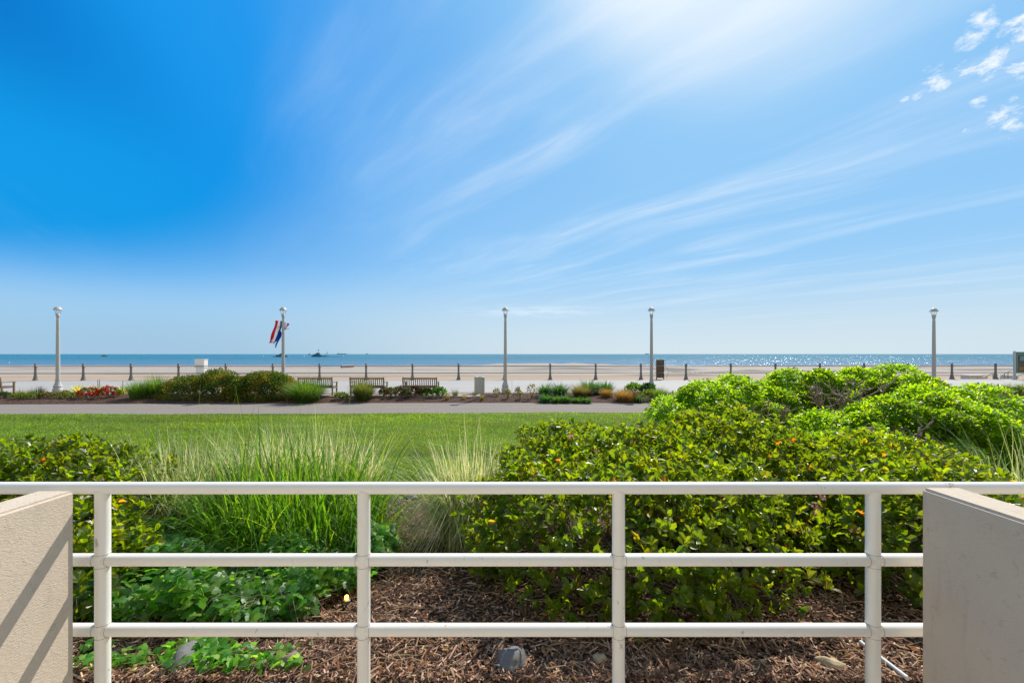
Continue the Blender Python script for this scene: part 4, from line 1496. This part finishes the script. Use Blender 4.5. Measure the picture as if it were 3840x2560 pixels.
# ------------------------------------------------------------------ street furniture
def lamp_post(label, px, Y):
    x = (px - 1920) / F * Y
    t = thing('lamp_post', label, 'street lamp', (x, Y, 0.0), 'white lamp posts along the promenade')
    fl = lambda th, z: .055 * math.cos(th * 10) if .38 < z < .60 else 0
    MB().lathe([(.195, -.15), (.195, .10), (.203, .15), (.196, .22), (.165, .28), (.150, .30), (.178, .325), (.182, .35), (.155, .40), (.120, .50), (.098, .60), (.094, .66), (.104, .68), (.104, .70)],
               (0, 0, 0), 40, fl).build('base', M['lamp_paint'], t)
    flp = lambda th, z: .03 * math.cos(th * 8)
    MB().lathe([(.083, .70), (.080, 1.6), (.070, 2.9), (.062, 3.74)], (0, 0, 0), 48, flp).build('pole', M['lamp_paint'], t)
    MB().lathe([(.060, 3.74), (.050, 3.77), (.058, 3.80), (.060, 3.84), (.080, 3.93), (.086, 3.995), (.080, 4.0), (.080, 4.03), (.068, 4.035), (.064, 4.06)], (0, 0, 0), 28).build('neck', M['lamp_paint'], t)
    for k in range(4):
        a = k * math.pi / 2 + .45
        MB().tube([(math.cos(a) * r, math.sin(a) * r, z) for r, z in ((.078, 3.99), (.088, 4.06), (.100, 4.15), (.128, 4.225), (.14, 4.245))], .010, 6).build('strut', M['lamp_paint'], t)
    MB().lathe([(.15, 4.232), (.185, 4.236), (.192, 4.25), (.178, 4.268), (.150, 4.296), (.136, 4.325), (.132, 4.33), (.118, 4.362), (.085, 4.39), (.04, 4.405), (.01, 4.41)], (0, 0, 0), 36).build('lamp_shade', M['lamp_paint'], t)
    return t


lamp_post('white lamp post at the far left beside the red flowers', 217, 21.7)
lb = lamp_post('white lamp post rising behind the hedge and carrying two banners', 1062, 21.9)
lamp_post('white lamp post just right of the ribbed litter bin', 1895, 22.0)
lamp_post('white lamp post left of the brown board, behind strap leaved plants', 2443, 22.1)
lamp_post('white lamp post rising behind the huge bright green bush', 3502, 22.45)
# banner arms on the second lamp
for (za, xa, xb) in ((3.41, -.42, 0), (3.30, 0, .30), (2.70, -.09, .07)):
    MB().tube([(xa, -.02, za + (.05 if xa < -.5 else 0)), (xb, -.02, za - (.06 if xb > .4 else 0))], .014, 6).build('banner_arm', M['dark_iron'], lb)


def banner(label, rows, Y, cols, nsub=6):
    """rows of stripe borders given in pixels of the 6.19x crop at (960, 1130)"""
    def pt(q):
        return P(960 + q[0] / 6.19, 1130 + q[1] / 6.19, Y)
    rr = [[pt(q) for q in r] for r in rows]
    nst = len(cols)
    V, Fc, T = [], [], []
    nrow = (len(rr) - 1) * nsub + 1
    for i in range(nrow):
        k = i / nsub
        a = min(int(k), len(rr) - 2)
        f = k - a
        for j in range(nst * 3 + 1):
            s = j / 3
            bb_ = min(int(s), nst - 1)
            g = s - bb_
            top = rr[a][bb_].lerp(rr[a][bb_ + 1], g)
            bot = rr[a + 1][bb_].lerp(rr[a + 1][bb_ + 1], g)
            q = top.lerp(bot, f)
            q = q + Vector((0, .035 * math.sin(s * 2.6 + k * 2.4) + .03 * math.sin(k * 3.1), 0))
            V.append(q)
    w = nst * 3 + 1
    for i in range(nrow - 1):
        for j in range(w - 1):
            Fc.append((i * w + j, i * w + j + 1, (i + 1) * w + j + 1, (i + 1) * w + j))
            T.append(cols[j // 3])
    o0 = V[0].copy()
    o = np_mesh('banner', np.array([v - o0 for v in V]), np.full(len(Fc), 4), np.array(Fc).ravel(), M['cloth'], None, np.array(T), True)
    o.location = o0
    sm_ = o.modifiers.new('thickness', 'SOLIDIFY')
    sm_.thickness = .004
    tag(o, label, 'banner', 'banners on the second lamp post')


M['cloth'] = leaf_mat('banner_cloth', .7, (1.3, 1.3, 1.3), .45, .2)
RW, WW_, BL = (.55, .04, .09), (.68, .68, .68), (.01, .10, .42)
banner('red white and blue banner blowing left of the second lamp post',
       [[(450, 440), (515, 447), (575, 452), (622, 462)], [(400, 640), (478, 640), (532, 640), (585, 640)], [(345, 850), (415, 800), (495, 780), (592, 720)], [(300, 962), (362, 905), (412, 965), (560, 845)], [(285, 968), (385, 958), (395, 992), (430, 975)]],
       21.85, [RW, WW_, BL])
banner('small half hidden red and white banner right of the second lamp post',
       [[(650, 486), (683, 492), (726, 502), (768, 514)], [(655, 560), (672, 570), (705, 580), (735, 584)], [(658, 660), (668, 665), (680, 668), (694, 660)]],
       22.05, [BL, WW_, RW])
banner('pale blue tail of a second banner hanging behind the large banner',
       [[(560, 830), (575, 815), (592, 790)], [(470, 930), (500, 915), (560, 850)], [(452, 1076), (458, 1076), (464, 1060)]],
       22.1, [(.30, .38, .52), (.06, .16, .42)])


# sea railing
fen = thing('sea_railing', 'long dark iron railing between promenade and beach', 'railing', (FX0, FY0, 0))
prof = [(.165, 0), (.165, .06), (.15, .075), (.135, .14), (.105, .26), (.085, .40), (.075, .47), (.09, .50), (.10, .53), (.09, .56), (.072, .60), (.07, .92), (.075, 1.0), (.10, 1.03), (.105, 1.08), (.085, 1.12), (.05, 1.15), (.045, 1.165),
        (.07, 1.18), (.085, 1.215), (.078, 1.255), (.045, 1.285), (.005, 1.29)]
pm = None
for i in range(-3, 25):
    loc = (i * FDX, i * FDY, 0)
    if pm is None:
        p = MB().lathe(prof, (0, 0, 0), 18).build('post', M['dark_iron'], fen)
        pm = p
    else:
        p = pm.copy()
        COL.objects.link(p)
        p.parent = fen
    p.location = loc
for z in (1.07, .53):
    MB().tube([(-3.5 * FDX, -3.5 * FDY, z), (12 * FDX, 12 * FDY, z), (24.5 * FDX, 24.5 * FDY, z)], .03, 10).build('rail', M['iron_rail'], fen)


# benches
def make_bench():
    t = thing('park_bench', 'x', 'bench', (0, 0, 0), 'wooden benches facing the sea')
    W, H = 1.66, .88
    tk = M['teak']
    for sx in (-1, 1):
        x = sx * (W / 2 - .03)
        r = Matrix.Rotation(R(7), 3, 'X')
        MB().box((x, .0, .22), (.06, .065, .44), .006).box((x, -.05, .66), (.06, .055, .46), .006, r).build('rear_leg', tk, t)
        MB().box((x, .50, .31), (.06, .06, .62), .006).build('front_leg', tk, t)
        MB().box((x, .27, .635), (.075, .60, .035), .008).build('armrest', tk, t)
        MB().box((x, .25, .38), (.04, .44, .07), .005).box((x, .25, .12), (.035, .44, .05), .005).build('side_rail', tk, t)
    b = MB()
    r = Matrix.Rotation(R(9), 3, 'X')
    b.box((0, -.085, .835), (W - .12, .035, .07), .008, r)
    b.box((0, -.02, .475), (W - .12, .035, .055), .006, r)
    n = 15
    for k in range(n):
        x = -W / 2 + .12 + (W - .24) * k / (n - 1)
        b.box((x, -.052, .655), (.042, .016, .33), .003, r)
    b.build('backrest', tk, t)
    b = MB()
    for k in range(6):
        b.box((0, .06 + k * .088, .43), (W - .06, .07, .024), .004)
    b.box((0, .50, .395), (W - .12, .03, .07), .004)
    b.box((0, .02, .395), (W - .12, .03, .07), .004)
    b.build('seat', tk, t)
    MB().box((0, .04, .20), (.055, .055, .40), .005).box((0, .47, .20), (.055, .055, .40), .005).build('centre_leg', tk, t)
    return t


bench0 = make_bench()


def dup(o, parent=None):
    c = o.copy()
    COL.objects.link(c)
    if parent is not None:
        c.parent = parent
    for ch in o.children:
        dup(ch, c)
    return c


for i, (px, lab) in enumerate(((1575, 'brown wooden bench behind the red roses, nearest the litter bin'),
                               (1377.5, 'brown wooden bench behind the round grass mound, between two others'),
                               (1184, 'brown wooden bench mostly hidden by the green grass mound beside the hedge'),
                               (-56, 'brown wooden bench cut off by the left picture edge'))):
    o = bench0 if i == 0 else dup(bench0)
    Y = 20.45
    o.location = ((px - 1920) / F * Y, Y, .003)
    o['label'] = lab

# litter bin
bx = (1798 - 1920) / F * 21.75
t = thing('litter_bin', 'pale grey ribbed litter bin beside the centre lamp post', 'litter bin', (bx, 21.75, .003))
MB().lathe([(.235, .0), (.245, .02), (.25, .05), (.25, .78)], (0, 0, 0), 96, lambda th, z: .035 * (1 if math.cos(th * 24) > .1 else -1) if .04 < z < .8 else 0, False).build('body', M['bin'], t)
MB().lathe([(.262, .78), (.272, .795), (.272, .835), (.255, .85), (.16, .845), (.15, .80)], (0, 0, 0), 48).build('rim', M['bin'], t)

# boards behind the railing
y0 = fence_y(11.5) + .22
t = thing('notice_board', 'tall brown timber board seen from behind at the sea railing', 'board', ((2475.5 - 1920) / F * y0, y0, .004))
wb = .62
for s in (-1, 1):
    MB().box((s * (wb / 2 - .03), 0, .76), (.06, .08, 1.52), .005).build('leg', M['brown_sign'], t)
b = MB().box((0, .02, .83), (wb - .1, .025, 1.36))
for k in range(6):
    b.box((0, -.012, .16 + k * .265), (wb - .11, .035, .05))
b.build('panel', M['brown_sign'], t)
MB().box((0, 0, 1.535), (wb + .02, .11, .035), .004).build('cap', M['brown_sign'], t)
MB().tube([(.42, .25, 1.15), (.82, .3, .62), (.58, .35, .10)], .014, 6).build('brace', M['dark_iron'], t)

y0 = fence_y(-24) + .30
t = thing('white_cabinet', 'white cabinet behind the sea railing, left of the hedge', 'cabinet', ((755 - 1920) / F * y0, y0, .004))
MB().box((0, .0, 1.25), (.72, .42, .62), .015).build('hood', M['white'], t)
MB().box((.02, .0, .47), (.60, .36, .93), .01, None, .96).build('body', M['white'], t)
MB().box((.0, -.005, 1.58), (.76, .46, .04), .01).build('lid', M['white'], t)

# map board at the right edge
Yk = 33.1
xk = (3804 - 1920) / F * Yk
t = thing('map_board', 'glass fronted map board on grey posts at the right picture edge', 'sign', (xk, Yk, 0))
gp = plain('grey_post', (.42, .45, .46), .4, .06, 4)
gf = plain('green_frame', (.10, .20, .19), .4, .1, 4)
for dx in (0, 1.9):
    b = MB().lathe([(.15, 0), (.15, .04), (.085, .06), (.08, 2.18), (.075, 2.215), (.04, 2.235)], (dx, 0, 0), 18)
    b.build('post', gp, t)
b = MB()
b.box((.95, 0, 2.12), (1.74, .12, .09), .008).box((.95, 0, .56), (1.74, .12, .09), .008).box((.13, 0, 1.34), (.09, .12, 1.47), .008).box((1.77, 0, 1.34), (.09, .12, 1.47), .008)
b.build('frame', gf, t)
MB().box((.95, .035, 1.34), (1.55, .03, 1.47)).build('back_panel', plain('pale_teal_board', (.20, .32, .30), .5, .1, 5), t)
pp = plain('dark_poster', (.07, .075, .08), .5, .2, 4)
MB().box((.62, .012, 1.30), (.62, .012, 1.22)).build('poster', pp, t)
MB().box((.62, .003, 1.66), (.36, .004, .36)).build('poster_picture', plain('poster_picture', (.22, .36, .46), .5, .5, 6), t)
MB().box((.58, .003, .86), (.50, .004, .28)).build('poster_band', plain('poster_orange', (.48, .18, .03), .5, .2, 5), t)
MB().box((.58, .003, 1.14), (.50, .004, .24)).build('poster_band', plain('poster_brown', (.16, .085, .06), .5, .2, 5), t)
gm, gt, gb = new_mat('clear_glass')
gb.inputs['Base Color'].default_value = (.85, .95, .93, 1)
gb.inputs['Roughness'].default_value = .03
gb.inputs['Transmission Weight'].default_value = 1
gb.inputs['IOR'].default_value = 1.2
MB().box((.95, -.035, 1.34), (1.55, .008, 1.47)).build('pane', gm, t)

# beach access: low blocks and handrails
cm = plain('pale_concrete', (.56, .52, .47), .85, .1, 3, .2, 20)
for (pa, pb_, lab) in ((3619, 3646, 'low pale concrete block behind the railing, left one of the pair'), (3650, 3686, 'low pale concrete block behind the railing, rounded right one of the pair'),
                       (3768, 3800, 'pale concrete block behind the railing beside the map board')):
    Y = 36.2
    xa, xb = (pa - 1920) / F * Y, (pb_ - 1920) / F * Y
    o = MB().box((0, 0, .0), (xb - xa, .8, 1.0), .09).build('concrete_block', cm)
    o.location = ((xa + xb) / 2, Y, -.26)
    tag(o, lab, 'block', 'concrete blocks at the beach stairs')


def handrail(label, pts, Y, legs):
    q = [P(a, b_, Y) for a, b_ in pts]
    o0 = Vector((q[0].x, Y, -.4))
    t = thing('handrail', label, 'handrail', o0, 'handrails of the beach stairs')
    MB().tube([v - o0 for v in q], .025, 8).build('rail', M['iron_rail'], t)
    for a, b_ in legs:
        v = P(a, b_, Y)
        MB().tube([Vector((v.x, Y, -.45)) - o0, v - o0], .025, 8).build('post', M['iron_rail'], t)


handrail('dark handrail sloping down behind the last full railing post', [(3688, 1414), (3716, 1401), (3727, 1401)], 35.2, [(3724, 1401)])
handrail('dark handrail rising to the right beside the map board', [(3742, 1413), (3796, 1385), (3806, 1385)], 35.0, [(3766, 1401), (3780, 1394)])
handrail('dark handrail under the map board', [(3812, 1411), (3834, 1402), (3850, 1402)], 35.4, [(3812, 1411), (3846, 1402)])

# pipe on the beach
o0 = P(1281, 1374, 96)
t = thing('beach_pipe', 'big tan pipe section lying on the beach', 'pipe', o0)
q = P(1327, 1371.5, 97) - o0
ring = MB()
ring.tube([(0, 0, 0), q * .5, q], [.30, .31, .33], 20)
ring.build('pipe_wall', M['pipe'], t)
MB().tube([(-.03, -.05, -.02), (.03, -.02, 0)], .245, 18).build('opening', M['black'], t)
MB().tube([(-.10, 0, 0), (.12, 0, 0)], .33, 20).build('collar', M['rust'], t)


# ------------------------------------------------------------------ boats and buoys
def hull(L, Bm, H, mat, parent, bow=.22, name='hull', flip=1):
    n = 14
    V, Fs = [], []
    for i in range(n + 1):
        k = i / n
        x = (k - .5) * L * flip
        w = Bm / 2 * (1 - max(0, (k - (1 - bow)) / bow) ** 2) * (1 if k > .06 else .85)
        w = max(w, .02)
        z = H * (1 + .35 * max(0, (k - .6) / .4) ** 2)
        V += [(x, -w * .8, -.3), (x, w * .8, -.3), (x, w, z), (x, -w, z)]
    for i in range(n):
        a, c = i * 4, (i + 1) * 4
        for j in range(4):
            Fs.append((a + j, a + (j + 1) % 4, c + (j + 1) % 4, c + j))
    Fs += [(0, 1, 2, 3), tuple(n * 4 + j for j in (3, 2, 1, 0))]
    b = MB()
    b.add(V, Fs)
    return b.build(name, mat, parent)


def sea_pt(px, Y):
    return Vector(((px - 1920) / F * Y, Y, SEA_Z))


t = thing('work_boat', 'dark dredging boat with a tall mast, the largest boat', 'boat', sea_pt(1195, 700), 'boats on the sea')
hull(23, 6, 1.3, M['ship'], t)
b = MB()
b.box((-3, 0, 2.2), (13, 4.5, 2.0)).box((-2.4, 0, 3.8), (9, 4, 1.4)).box((-1.4, 0, 5.0), (6, 3.6, 1.2))
b.build('deckhouse', M['ship'], t)
b = MB().box((-1.0, 0, 6.0), (3.4, 3, .9))
b.box((4.5, 0, 2.0), (5, 3.5, 1.6), 0, None, .3)
b.build('bridge', M['ship_light'], t)
MB().tube([(-2.2, 0, 6), (-.4, 0, 10.6)], .15, 6).tube([(1.6, 0, 6), (-.2, 0, 10.6)], .15, 6).box((-.2, 0, 10.8), (1.1, 1, 1.7)).build('mast', M['ship'], t)
t = thing('crane_barge', 'small rusty barge with a tripod crane behind the dredging boat', 'barge', sea_pt(1226, 702), 'boats on the sea')
hull(6.4, 4, .8, M['rust'], t)
MB().tube([(-2.2, 0, .8), (.6, 0, 7.6)], .14, 6).tube([(2.4, 0, .8), (.8, 0, 7.6)], .14, 6).tube([(0, 0, .8), (.2, 0, 5.4)], .14, 6).box((.6, 0, 6.9), (1.5, .6, 1.0)).tube([(-5.2, 0, 3.2), (.6, 0, 7.4)], .08, 5).build('crane', M['ship'], t)
b = MB()
b.tube([(0, 0, 0), (10, 0, .05), (25, 2, 0)], .22, 6)
o = b.build('floating_pipeline', M['ship_light'])
o.location = sea_pt(1232, 700) + Vector((.6, 0, .15))
tag(o, 'thin floating pipeline trailing right from the crane barge', 'pipeline')
t = thing('tug_boat', 'low blue grey boat partly behind the banner lamp post', 'boat', sea_pt(1053, 660), 'boats on the sea')
hull(21, 5, 1.1, M['ship_light'], t)
MB().box((-2.5, 0, 2.0), (8, 3.6, 1.8)).box((0, 0, 3.6), (4, 3, 1.7)).box((.6, 0, 5), (1.6, 1.6, 1.2)).tube([(-5, 0, 1), (-3, 0, 3.2)], .5, 6).build('deckhouse', M['ship'], t)
MB().box((7.4, 0, 1.8), (4, 3.6, 1.0)).build('bow_cabin', M['ship'], t)
t = thing('sailing_boat', 'hazy tall sailing boat left of the dredging boat', 'boat', sea_pt(1160, 2300), 'boats on the sea')
hull(13, 4, 1.5, M['farship'], t)
b = MB()
b.add([(-5, -.1, 2), (.2, -.1, 2), (0, -.1, 11), (-5, .1, 2), (.2, .1, 2), (0, .1, 11)], [(0, 1, 2), (3, 5, 4), (0, 2, 5, 3), (1, 4, 5, 2)])
b.add([(.6, -.1, 2), (5, -.1, 2), (.5, -.1, 9), (.6, .1, 2), (5, .1, 2), (.5, .1, 9)], [(0, 1, 2), (3, 5, 4), (0, 2, 5, 3), (1, 4, 5, 2)])
b.build('sail', M['farship'], t)
for (px, Y, Ln, lab) in ((1282, 7000, 158, 'long hazy cargo ship on the horizon right of the dredging boat'), (1376, 8200, 34, 'tiny ship speck on the horizon between two lamp posts'),
                         (2427, 8000, 74, 'faint hazy ship on the horizon beside the fourth lamp post')):
    t = thing('cargo_ship', lab, 'ship', sea_pt(px, Y), 'ships on the horizon')
    hull(Ln, 22, 8, M['farship'], t)
    b = MB().box((-Ln * .40, 0, 12), (Ln * .10, 16, 10))
    for k in range(4):
        b.box((-Ln * .22 + k * Ln * .16, 0, 10), (Ln * .11, 16, 3 + 2.2 * (k % 2)))
    b.build('superstructure', M['farship'], t)
t = thing('fishing_boat', 'small brown fishing boat alone on the left', 'boat', sea_pt(393, 780), 'boats on the sea')
hull(11.5, 3.4, 1.0, M['ship'], t)
MB().box((-.8, 0, 1.8), (3.2, 2.4, 1.9)).tube([(1, 0, 1), (1, 0, 3.6)], .1, 5).build('wheelhouse', M['rust'], t)
for (px, Y, r, m, lab) in ((988, 700, .9, M['white'], 'white buoy left of the tug boat'), (1140, 690, 1.0, M['white'], 'white buoy left of the dredging boat'), (1287, 720, .9, M['white'], 'white buoy right of the crane barge'),
                           (34, 206, .26, M['white'], 'small white buoy near the shore at far left'), (2783, 182, .30, plain('orange_buoy', (.55, .25, .04), .5), 'orange buoy near the shore on the right')):
    t = MB().lathe([(r * .3, -r * .6), (r, -.1 * r), (r * 1.02, .3 * r), (r * .7, .8 * r), (r * .25, 1.1 * r), (r * .18, 2.2 * r), (r * .3, 2.3 * r), (r * .05, 2.7 * r)], (0, 0, 0), 14).build('buoy', m)
    t.location = sea_pt(px, Y)
    tag(t, lab, 'buoy', 'buoys on the sea')
